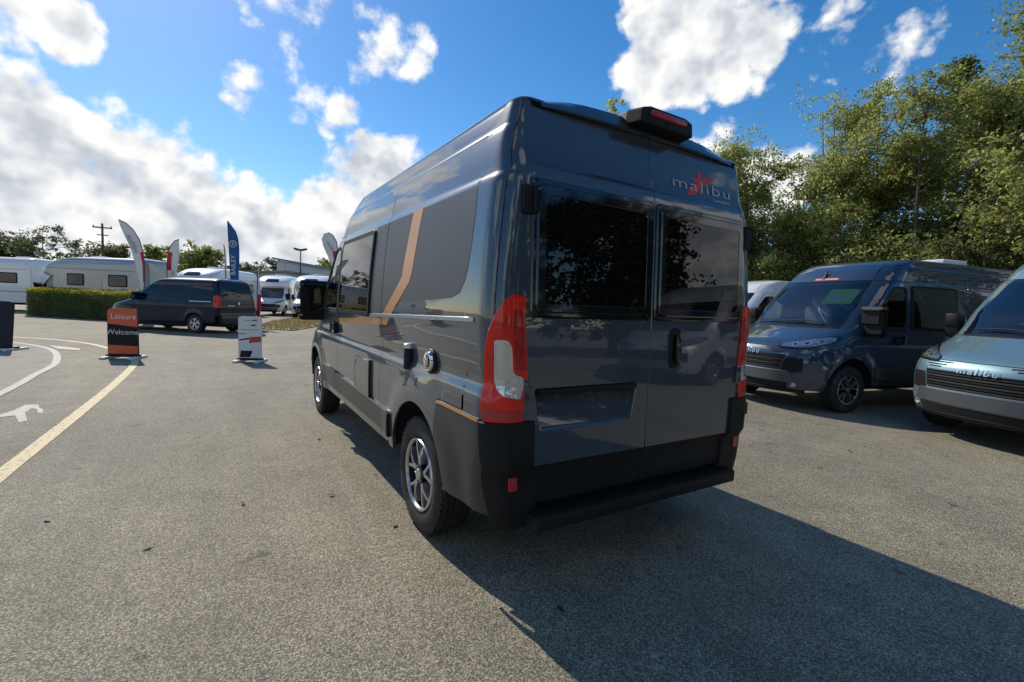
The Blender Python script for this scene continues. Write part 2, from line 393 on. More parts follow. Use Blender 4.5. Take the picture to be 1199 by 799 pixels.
class Shell:
    def __init__(s, w, f, c, r, cr, nx=2.6, ny=2.6, bulge=None):
        s.w = pchip(w); s.f = pchip(f); s.c = pchip(c); s.r = pchip(r); s.CR = pchip(cr) if hasattr(cr, '__len__') else (lambda z: cr); s.cr0 = cr[0][1] if hasattr(cr, '__len__') else cr; s.nx = nx; s.ny = ny; s.bulge = bulge
    def W(s, y, z):
        w = s.w(z)
        if s.bulge: w += s.bulge(y, z)
        c = s.c(z); d = y-(s.f(z)-c)
        if d > 0: w *= max(1e-6, 1-min(1., d/c)**s.ny)**(1/s.nx)
        cr = s.CR(z); e = (s.r(z)+cr)-y
        if e > 0: w -= cr - math.sqrt(max(0., cr**2-min(e, cr)**2))
        return w
    def side(s, y, z): return (-s.W(y, z), y, z)
    def front(s, x, z):
        w = s.w(z); c = s.c(z); return (x, s.f(z)-c+c*max(0., 1-min(1., abs(x)/w)**s.nx)**(1/s.ny), z)
    def rear(s, x, z):
        cr = s.CR(z); k = abs(x)-(s.w(z)-cr); y = s.r(z)
        if k > 0: y += cr - math.sqrt(max(0., cr**2-min(k, cr)**2))
        return (x, y, z)
    def corner(s, t, z):
        """left rear corner; t = length along the plan outline, 0 where the round corner starts on the rear face"""
        w = s.w(z); r = s.r(z); cr = s.CR(z); t0 = s.cr0-cr; a = (t-t0)/cr
        if t < t0: return (-(w-s.cr0)-t, r, z)
        t -= t0
        if a < math.pi/2: return (-(w-cr)-cr*math.sin(a), r+cr-cr*math.cos(a), z)
        return (-w, r+cr+(t-cr*math.pi/2), z)
    def ring(s, z, n=20, inset=0.):
        w = s.w(z)-inset; c = s.c(z); f = s.f(z)-inset; r = s.r(z)+inset; cr = min(s.CR(z), w*.9); half = []
        for k in range(9):
            a = math.pi/2*k/8; half.append((-(w-cr)-cr*math.sin(a), r+cr-cr*math.cos(a)))
        y0 = r+cr; y1 = f-c
        for k in range(1, 12): half.append((-w, y0+(y1-y0)*k/12))
        for k in range(n+1):
            a = math.pi/2*k/n; half.append((-w*max(0., math.cos(a))**(2/s.nx), f-c+c*math.sin(a)**(2/s.ny)))
        full = half + [(-x, y) for x, y in half[::-1][1:]]
        return [(x, y, z) for x, y in full]
def ring_stack(name, rings, m, parent, captop=True, capbot=False, smooth=40):
    n = len(rings[0]); vs = [p for r in rings for p in r]; fs = []
    for i in range(len(rings)-1):
        for k in range(n): fs.append((i*n+k, (i+1)*n+k, (i+1)*n+(k+1)%n, i*n+(k+1)%n))
    if captop: fs.append(tuple(range((len(rings)-1)*n, len(rings)*n)))
    if capbot: fs.append(tuple(range(n)))
    bm = bmesh.new(); me = pydata(name, vs, fs); bm.from_mesh(me); bpy.data.meshes.remove(me)
    bmesh.ops.remove_doubles(bm, verts=bm.verts[:], dist=1e-4); bmesh.ops.recalc_face_normals(bm, faces=bm.faces[:])
    return obj(name, bmesh_to(name, bm, smooth), m, parent)
# ------------------------------------------------------------------ the panel van (campers)
LV = 5.27; RWY, FWY, WR = .87, 4.31, .355
def van_bulge(y, z):
    b = 0.
    for yc in (RWY, FWY):
        r = math.hypot(y-yc, z-.37)
        if r < .66: t = min(1., (.66-r)/.16); b += .024*t*t*(3-2*t)
    return b
VAN = Shell(
    w=[(.28,.955),(.40,.985),(.50,.998),(.62,1.004),(.80,1.008),(.965,1.008),(1.0,1.003),(1.035,.986),(1.055,.984),(1.12,.990),(1.25,1.000),(1.33,1.006),(1.40,1.004),(1.60,.993),(1.80,.976),(1.95,.960),(2.0,.953),(2.02,.944),(2.035,.936),(2.10,.926),(2.20,.906),(2.25,.893),(2.265,.884),(2.30,.877),(2.34,.869),(2.37,.861),(2.388,.849),(2.400,.826),(2.41,.78),(2.425,.66),(2.448,.47),(2.47,.28),(2.485,.12)],
    f=[(.25,LV-.07),(.40,LV-.015),(.45,LV),(.72,LV),(.88,LV-.03),(.98,LV-.10),(1.05,LV-.22),(1.12,LV-.40),(1.19,LV-.58),(1.27,LV-.78),(1.30,LV-.83),(1.60,LV-1.09),(2.04,LV-1.50),(2.15,LV-1.61),(2.25,LV-1.74),(2.34,LV-1.93),(2.40,LV-2.15),(2.44,LV-2.45),(2.485,LV-3.0)],
    c=[(.25,.85),(.95,.85),(1.05,.78),(1.19,.65),(1.30,.55),(1.6,.50),(2.04,.52),(2.29,.45),(2.40,.42),(2.52,.25)],
    r=[(.36,.01),(.50,-.002),(.640,-.004),(.656,-.030),(.88,-.030),(1.35,-.022),(1.45,-.018),(2.0,.006),(2.068,.014),(2.084,.030),(2.35,.074),(2.388,.080),(2.400,.095),(2.41,.13),(2.425,.20),(2.448,.30),(2.485,.45)],
    cr=[(.3,.135),(1.9,.135),(2.2,.105),(2.37,.065),(2.5,.065)], bulge=van_bulge)
VK = (.965,.985,1.0,1.015,1.035,1.055,1.08,2.0,2.01,2.02,2.03,2.04,2.25,2.258,2.265,2.275)
BY = lambda z: VAN.f(z)-VAN.c(z)*.26       # seam between the side and the front surfaces
def make_wheel(name, parent, x, y, flip):
    """outer face looks towards -x; flip for the right side"""
    w = bpy.data.objects.new(name, None); C.objects.link(w); w.parent = parent; w.location = (x, y, WR)
    if flip: w.rotation_euler = (0, 0, math.pi)
    p = [(.045,.215),(.02,.225),(.004,.25),(0.,.285),(.006,.318),(.016,.338),(.030,.348)]
    tread = []
    for k in range(5):
        a = .036+k*.032; tread += [(a, .3545), (a+.024, .3545), (a+.0255, .346), (a+.0305, .346)]
    prof = p + tread[:-2] + [(.200,.348),(.212,.335),(.222,.30),(.222,.25),(.21,.222)]
    MB().lathe(prof, n=72).build('tyre', 'tyre', w, 28)
    # shoulder blocks
    b = MB()
    for k in range(56):
        t = 2*math.pi*k/56
        for a0, a1 in ((.014,.034),(.19,.208)):
            Mx = Matrix.Rotation(t, 4, 'X'); b.box(a0, a1, -.012, .012, .338, .3535, 0, Mx)
    b.build('tread_blocks', 'tyre', w)['kind'] = 'stuff'
    MB().lathe([(.03,.226),(.012,.222),(.012,.213),(.03,.205),(.16,.195),(.165,.0)], n=60).build('rim', 'alloy_dark', w, 35)
    MB().lathe([(.014,.224),(.006,.220),(.008,.208),(.022,.204)], n=60).build('rim_lip', 'alloy', w, 35)
    sp = MB(); sd = MB()
    for k in range(5):
        t0 = 2*math.pi*k/5+.31
        def P3(r, t, a): return (a, r*math.cos(t), r*math.sin(t))
        for sgn in (-1, 1):
            pts = [(.050, .05*sgn, .020, .020), (.105, .11*sgn, .017, .014), (.165, .24*sgn, .015, .014), (.208, .33*sgn, .017, .022)]
            vs = []; fs = []
            for r, dt, hw, a in pts:
                da = hw*.55/r
                vs += [P3(r, t0+dt-da, a), P3(r, t0+dt+da, a), P3(r, t0+dt+da*1.5, a+.05), P3(r, t0+dt-da*1.5, a+.05)]
            for i in range(3):
                for j in range(4): fs.append((i*4+j, i*4+(j+1)%4, (i+1)*4+(j+1)%4, (i+1)*4+j))
            sp.add(vs, fs+[(0,1,2,3),(12,13,14,15)])
        vs = []
        for r, h in ((.05,.05),(.105,.10),(.165,.22),(.2,.30)): vs += [P3(r, t0-h, .027), P3(r, t0+h, .027)]
        sd.add(vs, [(i*2, i*2+1, i*2+3, i*2+2) for i in range(3)])
    sp.build('spokes', 'alloy', w, 30)['kind'] = 'stuff'; sd.build('spoke_infill', 'alloy_dark', w, fix=False)['kind'] = 'stuff'
    MB().lathe([(.06,.064),(.018,.062),(.012,.054),(.012,.036)], n=30).build('hub', 'alloy_dark', w, 30)
    MB().lathe([(.012,.036),(.006,.034),(.004,.0)], n=24).build('centre_cap', 'alloy', w, 30)
    nb = MB()
    for k in range(5):
        t = 2*math.pi*k/5; nb.lathe([(.006,.0),(.006,.007),(.02,.008)], n=8, o=(0, .047*math.cos(t), .047*math.sin(t)))
    nb.build('wheel_nuts', 'chrome', w)['kind'] = 'stuff'
    MB().lathe([(.10,.16),(.10,.05)], n=32).build('brake_disc', 'alloy_dark', w)
    return w
def build_van(root, paint='paint_slate'):
    T = root; S = VAN.side; F = VAN.front; Rr = VAN.rear; G = .004
    AR = .44; AZ = .37
    arcR = arc(RWY, AZ, AR, 4, 136, 16)      # from front foot over the top to the skirt
    k_end = arcR[-1]
    for mir in (False, True):
        kw = dict(mirror=mir)
        # rear pillar
        patch('rear_pillar', VAN.corner, [(-.062,.884),(.112,.884),(.112,1.6),(.106,2.05),(.10,2.372),(.065,2.372),(.055,2.34),(.0,2.1),(-.04,1.9),(-.058,1.7)], paint, T, .022, .05, vk=VK, **kw)
        patch('rear_pillar', VAN.corner, [(.119,.884),(.368,.884),(.364,1.35),(.350,2.0),(.312,2.296),(.20,2.372),(.107,2.372),(.113,2.05),(.119,1.6)], paint, T, .022, .05, vk=VK, **kw)
        # side panels
        quarter = [(.239,.892),(.239,2.245),(1.656,2.245),(1.656,.39),(1.325,.40)] + arcR + [(k_end[0],.892)]
        patch('side_panel', S, quarter, paint, T, .07, .05, vk=VK, **kw)
        # roof rail band above the panels
        patch('roof_rail', S, [(.245,2.252),(BY(2.252)+.03,2.252),(BY(2.298)+.03,2.298),(.245,2.298)], paint, T, .15, .012, **kw)
        skirt = [(.026,.425),(.045,.60),(.070,.80),(.072,.884),(k_end[0]-.006,.884)] + [(x-.006,z) for x,z in arc(RWY, AZ, AR, 136, 178, 8)] + [(.44,.425)]
        patch('rear_skirt', S, skirt, 'skirt_grey', T, .05, .05, out=.004, **kw)
        mid = [(1.664,.39),(1.664,2.245),(3.118,2.245),(3.118,.40)]
        patch('side_panel', S, mid, paint, T, .08, .05, vk=VK, **kw)
        # cab door with window opening
        ws = rpoly([(3.20,1.315),(3.20,1.925),(3.46,1.925),(3.60,1.79),(3.93,1.40),(3.93,1.315)], [.05,.08,.06,0,.05,.03])
        door = [(3.126,.40),(3.126,2.030),(3.465,2.030),(3.62,1.86),(4.04,1.34),(4.03,1.12),(3.98,.93),(3.90,.72),(3.855,.52),(3.85,.40)]
        patch('cab_door', S, door, paint, T, .06, .05, holes=[ws], vk=VK, **kw)
        patch('door_window', S, ws, 'dark_glass', T, .1, .1, depth=0, out=-.010, **kw)
        patch('window_seal', S, [(a+(b-a)*1.0, c_) for a, b, c_ in [(x, x, z) for x, z in rpoly([(3.18,1.295),(3.18,1.945),(3.468,1.945),(3.61,1.805),(3.95,1.41),(3.95,1.295)], [.06,.09,.07,0,.05,.03])]], 'rubber', T, .1, .08, holes=[ws], depth=.01, out=.003, **kw)
        patch('door_sill_trim', S, [(3.13,1.255),(3.13,1.285),(4.0,1.285),(4.0,1.255)], 'black_plastic', T, .2, .05, out=.006, **kw)
        # fender, a-pillar, bumper corner
        fend = [(3.862,.52),(3.906,.72),(3.988,.93),(4.038,1.12),(4.05,1.325),(4.10,1.305),(BY(1.27),1.27),(BY(1.19),1.19),(BY(1.12),1.12),(BY(1.05),1.05),(BY(.98)+.02,.985),(4.985,.965),(4.92,.78)] + arc(FWY, AZ, AR+.02, 38, 166, 16)[0:]
        patch('front_wing', S, fend, paint, T, .05, .04, vk=VK, **kw)
        pil = [(4.055,1.345),(3.632,1.868),(3.480,2.030),(BY(2.03),2.030),(BY(1.8),1.8),(BY(1.5),1.5),(BY(1.33),1.33),(BY(1.275),1.275),(4.11,1.31)]
        patch('windscreen_pillar', S, pil, paint, T, .05, .05, cham=.001, **kw)
        patch('cab_roof_side', S, [(3.126,2.038),(3.126,2.245),(BY(2.245),2.245),(BY(2.14),2.14),(BY(2.038),2.038)], paint, T, .05, .03, vk=VK, cham=.001, **kw)
        bc = [(4.925,.772),(4.99,.957),(5.05,.957),(5.05,.33),(4.765,.33)] + arc(FWY, AZ, AR+.02, -4, 37, 6)
        patch('bumper_corner', S, bc, paint, T, .04, .04, out=.004, **kw)
        # arch liners and inner blocks
        for yc in (RWY, FWY):
            b = MB(); pr = arc(yc, AZ, AR+.012, 6, 174, 18); vs = []
            xo, xi = (-.990, -.62) if not mir else (.990, .62)
            for y, z in pr: vs += [(xo, y, z), (xi, y, z)]
            b.add(vs, [(i*2, i*2+1, i*2+3, i*2+2) for i in range(len(pr)-1)])
            b.build('wheel_arch_liner', 'dark_void', T)
        # lower cladding strip between the wheels
        cl = [(1.37,.475),(1.37,.628),(3.118,.665),(3.118,.485)]
        patch('lower_cladding', S, cl, 'skirt_grey', T, .12, .05, out=.022, depth=.02, cham=.006, **kw)
        patch('lower_cladding', S, [(3.128,.485),(3.128,.665),(3.80,.68),(3.80,.50)], 'skirt_grey', T, .12, .05, out=.022, depth=.02, cham=.006, **kw)
        # camper window
        wf = rpoly([(1.97,1.285),(1.97,1.972),(3.078,1.972),(3.078,1.285)], .06); wi = rpoly([(2.0,1.32),(2.0,1.938),(3.045,1.938),(3.045,1.32)], .05)
        fr = patch('side_window', S, wf, 'black_plastic', T, .12, .1, holes=[wi], out=.018, depth=.02, cham=.006, **kw)
        patch('pane', S, wi, 'tinted_pane', fr, .12, .1, out=.017, depth=.004, **kw)
        # tail light
        tl = [(-.036,.884),(-.027,1.452),(-.01,1.460),(.037,1.462),(.075,1.427),(.108,1.368),(.138,1.296),(.160,1.208),(.172,1.12),(.174,1.04),(.165,.95),(.148,.884)]
        def grow(pl, d):
            cx = sum(p[0] for p in pl)/len(pl); cz = sum(p[1] for p in pl)/len(pl)
            return [(cx+(x-cx)*(1+d/.12), cz+(z-cz)*(1+d/.29)) for x, z in pl]
        li = patch('tail_light', VAN.corner, grow(tl, .006), 'black_gloss', T, .02, .05, out=.004, depth=.02, **kw)
        wh = rpoly([(.117,1.262),(.127,1.062),(.105,1.02),(.068,.998),(-.02,.982),(-.012,1.090),(.036,1.108),(.036,1.235),(.058,1.264)], .018)
        patch('red_lens', VAN.corner, tl, 'tail_red', li, .018, .04, holes=[wh], out=.013, depth=.016, cham=.006, **kw)
        patch('clear_lens', VAN.corner, wh, 'lamp_clear', li, .03, .04, out=.010, depth=.004, **kw)
        patch('brake_lens', VAN.corner, rpoly([(-.026,1.12),(-.022,1.40),(.030,1.40),(.030,1.24),(.028,1.125)], .01), 'tail_deep', li, .02, .05, out=.0142, depth=.001, cham=.0005, **kw)
        patch('lamp_bowl', VAN.corner, rpoly([(.108,1.245),(.112,1.08),(.050,1.08),(.05,1.245)], .02), 'silver_trim', li, .02, .05, out=.0112, depth=.001, cham=.0005, **kw)
        patch('lens_band', VAN.corner, [(-.03,.892),(-.03,.937),(.168,.937),(.155,.892)], 'reflector_red', li, .02, .05, out=.0142, depth=.001, cham=.0005, **kw)
        # rear bumper corner
        bcn = [(-.130,.352),(-.130,.60),(-.100,.66),(-.100,.872),(.172,.872),(.160,.72),(.130,.58),(.100,.41),(.08,.375),(.02,.355)]
        bo = patch('bumper_corner', VAN.corner, bcn, 'bumper_plastic', T, .025, .05, out=.018, depth=.03, cham=.008, **kw)
        patch('reflector', VAN.corner, rpoly([(.018,.548),(.018,.612),(-.022,.612),(-.022,.548)], .006), 'reflector_red', bo, .03, .05, out=.0245, depth=.006, **kw)
        patch('slot', VAN.corner, [(.010,.705),(.010,.80),(.020,.80),(.020,.705)], 'dark_void', bo, .03, .05, out=.0195, depth=.001, cham=.0003, **kw)
        bb = MB(); a = VAN.corner(-.045,.80); sx = -1 if mir else 1
        bb.lathe([(-.004,.0),(-.004,.010),(.01,.011)], axis='y', n=14, o=(a[0]*sx, a[1]-.018, .80)); bb.build('parking_sensor', 'dark_void', bo, 30)
        # hinge
        h = VAN.rear(-.84, 1.90); b = MB(); sx = 1 if not mir else -1
        b.box((h[0]-.028)*sx, (h[0]+.050)*sx, h[1]-.022, h[1]+.03, 1.835, 1.965, .008)
        hg = b.build('door_hinge', 'black_plastic', T, 30)
        b = MB(); b.tube([((h[0]+.034)*sx, h[1]-.024, 1.848), ((h[0]+.034)*sx, h[1]-.024, 1.952)], .013, 10); b.build('hinge_pin', 'black_plastic', hg, 40)
        h = VAN.rear(-.84, 1.03); b = MB(); b.box((h[0]-.0)*sx, (h[0]+.04)*sx, h[1]-.014, h[1]+.02, .98, 1.08, .006)
        b.build('door_hinge', paint, T, 30)
        # wheels
        for y in (RWY, FWY): make_wheel('wheel', T, -1.0 if not mir else 1.0, y, mir)
        # mirror
        b = MB(); sg = -1 if not mir else 1
        b.box(.99*sg, 1.175*sg, 3.98, 4.10, 1.215, 1.555, .055); mr_ = b.build('wing_mirror', 'black_plastic', T, 35)
        b = MB(); b.box(1.01*sg, 1.155*sg, 3.970, 3.982, 1.33, 1.53, 0); b.build('mirror_glass', 'tinted_pane', mr_)
        b = MB(); b.box(1.01*sg, 1.155*sg, 3.970, 3.982, 1.24, 1.315, 0); b.build('mirror_glass', 'tinted_pane', mr_)
        b = MB(); b.tube([(.93*sg, 3.96, 1.30), (1.05*sg, 4.0, 1.27)], .035, 8); b.build('mirror_arm', 'black_plastic', mr_, 40)
        b = MB(); b.box(1.0*sg, 1.168*sg, 4.04, 4.115, 1.36, 1.56, .03); b.build('mirror_cap', 'black_plastic', mr_, 35)
        # door handles
        b = MB(); xw = VAN.W(3.2, 1.12)
        b.box((xw+.004)*sg, (xw+.030)*sg, 3.22, 3.42, 1.075, 1.165, .012); b.build('door_handle', 'black_plastic', T, 35)
        # headlight
        hl = rpoly([(.47,.940),(.47,.995),(.62,1.05),(.80,1.125),(.925,1.150),(.945,1.09),(.91,1.0),(.78,.945)], [.02,.02,.05,.05,.02,.03,.06,.06])
        if mir is False: hl = [(-x, z) for x, z in hl]
        hb = patch('headlight', F, hl, 'black_gloss', T, .03, .02, out=.010, depth=.03)
        ins = [((sum(q[0] for q in hl)/len(hl))+(x-sum(q[0] for q in hl)/len(hl))*.93, (sum(q[1] for q in hl)/len(hl))+(z-sum(q[1] for q in hl)/len(hl))*.80) for x, z in hl]
        patch('lens', F, ins, 'headlamp', hb, .03, .02, out=.013, depth=.002)
        for cx, cz, rr in ((.64,1.002,.030),(.75,1.022,.034),(.85,1.055,.028)):
            q = [(cx*sg+rr*math.cos(a)*1.25, cz+rr*math.sin(a)*.9) for a in [2*math.pi*i/14 for i in range(14)]]
            patch('lamp_bowl', F, q, 'silver_trim', hb, .03, .03, out=.0145, depth=.001, cham=.0005)
            q = [(cx*sg+rr*.5*math.cos(a)*1.25, cz+rr*.5*math.sin(a)*.9) for a in [2*math.pi*i/12 for i in range(12)]]
            patch('lamp_projector', F, q, 'black_gloss', hb, .03, .03, out=.0155, depth=.001, cham=.0005)
        # dark panel in the bumper and fog light
        dk = rpoly([(.56*sg,.60),(.60*sg,.80),(.80*sg,.80),(.795*sg,.60)], .02)
        patch('bumper_vent', F, dk, 'black_plastic', T, .05, .05, out=.008, depth=.008)
        b = MB(); fp = F(.70*sg, .40); b.lathe([(.0,.0),(.012,.03),(.0,.038),(-.03,.04)], axis='y', n=16, o=(fp[0], fp[1]+.004, .40)); b.build('fog_light', 'lamp_clear', T, 40)
        # rear doors
        s1 = 1 if mir else -1; X = lambda x: x*s1
        dtop = [(X(.800),2.335),(X(.785),2.346),(X(.6),2.354),(X(.3),2.362),(X(.004),2.366)]
        pg = [(X(.004),.653),(X(.814),.653),(X(.816),1.2),(X(.812),1.8),(X(.806),2.1)] + dtop
        holes = []
        if not mir: holes = [rpoly([(-.735,.818),(-.772,1.030),(-.090,1.030),(-.125,.818)], [.03,.02,.02,.03])]
        rd = patch('rear_door', Rr, pg, paint, T, .06, .05, holes=holes, vk=(.640,.648,.656,2.068,2.076,2.084), depth=.02)
        patch('lower_door_shade', Rr, [(X(.004),.452),(X(.785),.452),(X(.812),.50),(X(.813),.646),(X(.004),.646)], 'bumper_plastic', rd, .06, .05, depth=.02)  # lower part of the painted door, coloured black for its dark reflection
        wf = rpoly([(X(.806),1.372),(X(.806),2.000),(X(.020),2.000),(X(.020),1.372)], .02); wi = rpoly([(X(.775),1.402),(X(.775),1.965),(X(.050),1.965),(X(.050),1.402)], .03)
        w2 = rpoly([(X(.745),1.428),(X(.745),1.935),(X(.076),1.935),(X(.076),1.428)], .022)
        fr = patch('rear_window', Rr, wf, 'black_gloss', T, .1, .1, holes=[wi], out=.014, depth=.02, cham=.008)
        patch('window_seal', Rr, [(x*1, z) for x, z in rpoly([(X(.785),1.395),(X(.785),1.973),(X(.042),1.973),(X(.042),1.395)], .03)], 'black_gloss', fr, .1, .1, holes=[w2], out=.026, depth=.02, cham=.008)
        patch('pane', Rr, w2, 'tinted_pane', fr, .06, .06, out=.024, depth=.004)
        if not mir:
            # number plate recess
            b = MB(); yb = -.004
            vs = []; hp = holes[0]
            for x, z in hp: vs.append((x, Rr(x, z)[1]+.002, z))
            cx, cz = -.43, .915
            for x, z in hp: vs.append((cx+(x-cx)*.955, -.020+.046*max(0., min(1., (z-.83)/.19)), cz+(z-cz)*.86+(-.012 if z > .9 else 0)))
            n_ = len(hp); fs = [(i, (i+1)%n_, n_+(i+1)%n_, n_+i) for i in range(n_)]+[tuple(range(n_, 2*n_))]
            b.add(vs, fs); b.build('plate_recess', paint, rd, 25)
            b = MB(); b.box(-.758, -.102, -.046, .015, .998, 1.026, .008); b.build('plate_lamp_bar', 'black_plastic', rd, 35)
            b = MB()
            for x in (-.56,): b.box(x-.040, x+.040, .008, .024, .865, .915, .006)
            b.build('plate_clip', paint, rd, 35)
            for x in (-.66, -.20):
                b = MB(); b.lathe([(.012,.0),(.012,.007),(.024,.009)], axis='y', n=10, o=(x, 0, .875)); b.build('plate_stud', 'chrome', rd, 40)
        else:
            q = rpoly([(.165,1.10),(.165,1.318),(.238,1.318),(.238,1.10)], .03)
            hd = patch('door_handle', Rr, q, 'black_plastic', rd, .03, .04, out=.012, depth=.015, cham=.006)
            b = MB(); yy = Rr(.2,1.2)[1]; b.box(.183, .220, yy-.042, yy-.012, 1.125, 1.29, .010); b.build('handle_grip', 'black_gloss', hd, 35)
    # step between the bumper corners
    b = MB(); b.box(-.775, .775, -.100, .02, .350, .425, .012); st = b.build('rear_step', 'bumper_plastic', T, 35)
    b = MB(); b.box(-.76, .76, -.092, -.02, .4245, .431, .003); b.build('step_pad', 'black_plastic', st, 35)
    b = MB(); b.box(.965, 1.055, .015, .14, .735, .825, .014); b.build('bumper_buffer', 'black_plastic', T, 35)
    # roof
    zs = [2.298, 2.32, 2.345, 2.36, 2.374, 2.380, 2.388, 2.394, 2.400, 2.405, 2.41, 2.417, 2.425, 2.436, 2.448, 2.46, 2.47, 2.485]
    rings = []
    for z in zs:
        k = .005 if z < 2.377 else 0.; rings.append([(x*(1-k/.86), y+(.026 if z < 2.377 and y < .12 and abs(x) < .80 else k), zz) for x, y, zz in VAN.ring(z)])
    ring_stack('roof', rings, paint, T)
    patch('roof_front', F, [(-.70,2.038),(-.735,2.038),(-.70,2.248),(-.66,2.30),(.66,2.30),(.70,2.248),(.735,2.038)], paint, T, .06, .03, depth=.01, cham=.001)
    # spoiler with brake light
    sp = MB(); vs = []; xs = [-.74+.0925*i for i in range(17)]
    for x in xs:
        t = abs(x)/.74; h = .052*(1-t**6); hh = 2.372-.016*(abs(x)/.8)**2
        vs += [(x, .085, hh-.004), (x, .062-.024*(1-t**4), hh-.003), (x, .070-.020*(1-t**4), hh+.020), (x, .105-.02*(1-t**4), hh+.020+h), (x, .45, 2.40+h*1.5)]
    sp.add(vs, [(i*5+j, i*5+j+1, i*5+j+6, i*5+j+5) for i in range(16) for j in range(4)])
    so = sp.build('roof_spoiler', paint, T, 40)
    b = MB(); prof = [(-.235,.00),(-.20,.055),(-.16,.062),(.16,.062),(.20,.055),(.235,.0)]
    bx = MB(); vs = []
    for yy, sc, dz in ((.20,1.0,.0),(.05,1.0,0.),(-.045,.90,-.004)):
        for x, z in [(-.225,-.046),(-.215,.034),(-.15,.052),(.15,.052),(.215,.034),(.225,-.046)]: vs.append((x*sc+.015, yy, 2.432+z*(1 if yy > 0 else .92)+dz))
    fs = [(i*6+j, i*6+(j+1)%6, (i+1)*6+(j+1)%6, (i+1)*6+j) for i in range(2) for j in range(6)] + [(0,1,2,3,4,5), (12,13,14,15,16,17)]
    bx.add(vs, fs); bo = bx.build('brake_light_housing', 'black_plastic', T)
    bv = bo.modifiers.new('bevel', 'BEVEL'); bv.width = .010; bv.segments = 3
    b = MB(); b.box(-.125, .155, -.056, -.030, 2.425, 2.462, .012); b.build('high_brake_light', 'reflector_red', bo, 35)
    b = MB(); b.lathe([(-.004,.0),(-.004,.02),(.004,.022)], axis='y', n=14, o=(.01,-.042,2.402)); b.build('rear_camera', 'dark_void', bo, 35)
    # windscreen, bonnet, front bumper
    wo = [(-.745,2.030),(-.770,1.8),(-.787,1.5),(-.795,1.33),(-.78,1.285),(.78,1.285),(.795,1.33),(.787,1.5),(.770,1.8),(.745,2.030)]
    wi = rpoly([(-.700,1.985),(-.735,1.75),(-.750,1.45),(-.745,1.355),(-.60,1.325),(.60,1.325),(.745,1.355),(.750,1.45),(.735,1.75),(.700,1.985)], .04)
    ww = patch('windscreen', F, wo, 'black_gloss', T, .08, .06, holes=[wi], depth=.008)
    patch('glass', F, wi, 'clear_glass', ww, .08, .06, depth=0, out=-.002)
    for x0, x1 in ((-.55,.05),(.05,.62)):
        b = MB(); pts = [F(x0+(x1-x0)*t, 1.335+.02*math.sin(t*3)) for t in (0,.25,.5,.75,1)]
        b.tube([F(x0, 1.30)] + [(p[0], p[1]+.03, p[2]+.015) for p in pts], .009, 6)
        b.build('wiper', 'rubber', ww)
    patch('scuttle', F, [(-.78,1.272),(-.78,1.290),(.78,1.290),(.78,1.272)], 'black_plastic', T, .1, .02, depth=.01, out=-.003)
    hd = [(-.79,1.262),(-.79,1.12),(-.775,.985),(-.70,.968),(.70,.968),(.775,.985),(.79,1.12),(.79,1.262)]
    bn = patch('bonnet', F, hd, paint, T, .06, .025, depth=.02)
    ub = [(-.80,.958),(-.80,.33),(.80,.33),(.80,.958)]
    gr = rpoly([(-.60,.845),(-.545,.615),(.545,.615),(.60,.845)], .02)
    fb = patch('front_bumper', F, ub, paint, T, .06, .04, holes=[gr], depth=.02)
    gb = patch('grille', F, gr, 'dark_void', T, .08, .06, depth=0, out=-.022)
    for k in range(7):
        z = .628+k*.034
        patch('grille_slat', F, [(-.585+.0*k,z),(-.585,z+.015),(.585,z+.015),(.585,z)], 'black_plastic' if k % 2 else 'skirt_grey', gb, .12, .05, depth=.02, out=-.004)
    for sgx in (-1, 1):
        for k in range(3):
            x0, x1 = sgx*(.28+.06*k), sgx*(.62-.03*k); z = .945-.028*k
            patch('bumper_slot', F, [(x0,z-.013),(x0,z),(x1,z),(x1,z-.013)], 'dark_void', fb, .1, .05, depth=.002, out=.002, cham=.0005)
    patch('skid_band', F, rpoly([(-.70,.445),(-.66,.600),(.66,.600),(.70,.445)], .03), 'skid_grey', T, .08, .04, depth=.01, out=.014, cham=.008)
    patch('lower_intake', F, [(-.62,.335),(-.64,.425),(.64,.425),(.62,.335)], 'dark_void', T, .08, .04, depth=.004, out=.006)
    patch('bumper_lip', F, [(-.80,.285),(-.80,.328),(.80,.328),(.80,.285)], 'black_plastic', T, .08, .04, depth=.03, out=.016)
    me = text_mesh('malibu', .125, 1.25); 
    for v in me.vertices:
        x, z = -v.co.x, .868+v.co.y; p = F(x, z); v.co = (p[0], p[1]+.016, p[2])
    me.name = 'lettering'; obj('lettering', me, 'alloy', fb)
    # inner shells so that gaps and openings look into something solid
    rs = [VAN.ring(z, inset=.03) for z in (.78, 1.0, 1.3, 1.8, 2.1, 2.28)]
    rs = [[(x, min(max(y, .06+.02*z), 3.09), z) for x, y, z in r] for r in rs]
    ring_stack('inner_shell', rs, 'dark_void', T, True, True)
    for nm, q in (('chassis', (-.70, .70, .05, 4.95, .30, .80)), ('floor_pan', (-.92, .92, 1.42, 3.78, .40, .79)), ('engine_block', (-.80, .80, 4.0, 4.70, .70, 1.08)), ('rear_cross_member', (-.86, .86, .045, .30, .37, .85))):
        b = MB(); b.box(*q); b.build(nm, 'dark_void', T)
    b = MB(); b.box(-.84, .84, 3.75, 4.22, 1.0, 1.22, .06); b.build('dashboard', 'dash_grey', T, 35)
    b = MB()
    for z, y0 in ((1.0, 4.2),): b.box(-.9, .9, 3.09, 3.8, .60, .75)
    b.build('cab_floor', 'cabin_dark', T)
    for x in (-.45, .45):
        b = MB(); b.box(x-.26, x+.26, 3.17, 3.62, .80, 1.02, .06); b.box(x-.25, x+.25, 3.12, 3.27, .98, 1.62, .06); b.box(x-.15, x+.15, 3.12, 3.23, 1.58, 1.84, .05)
        b.build('seat', 'seat_cloth', T, 40)
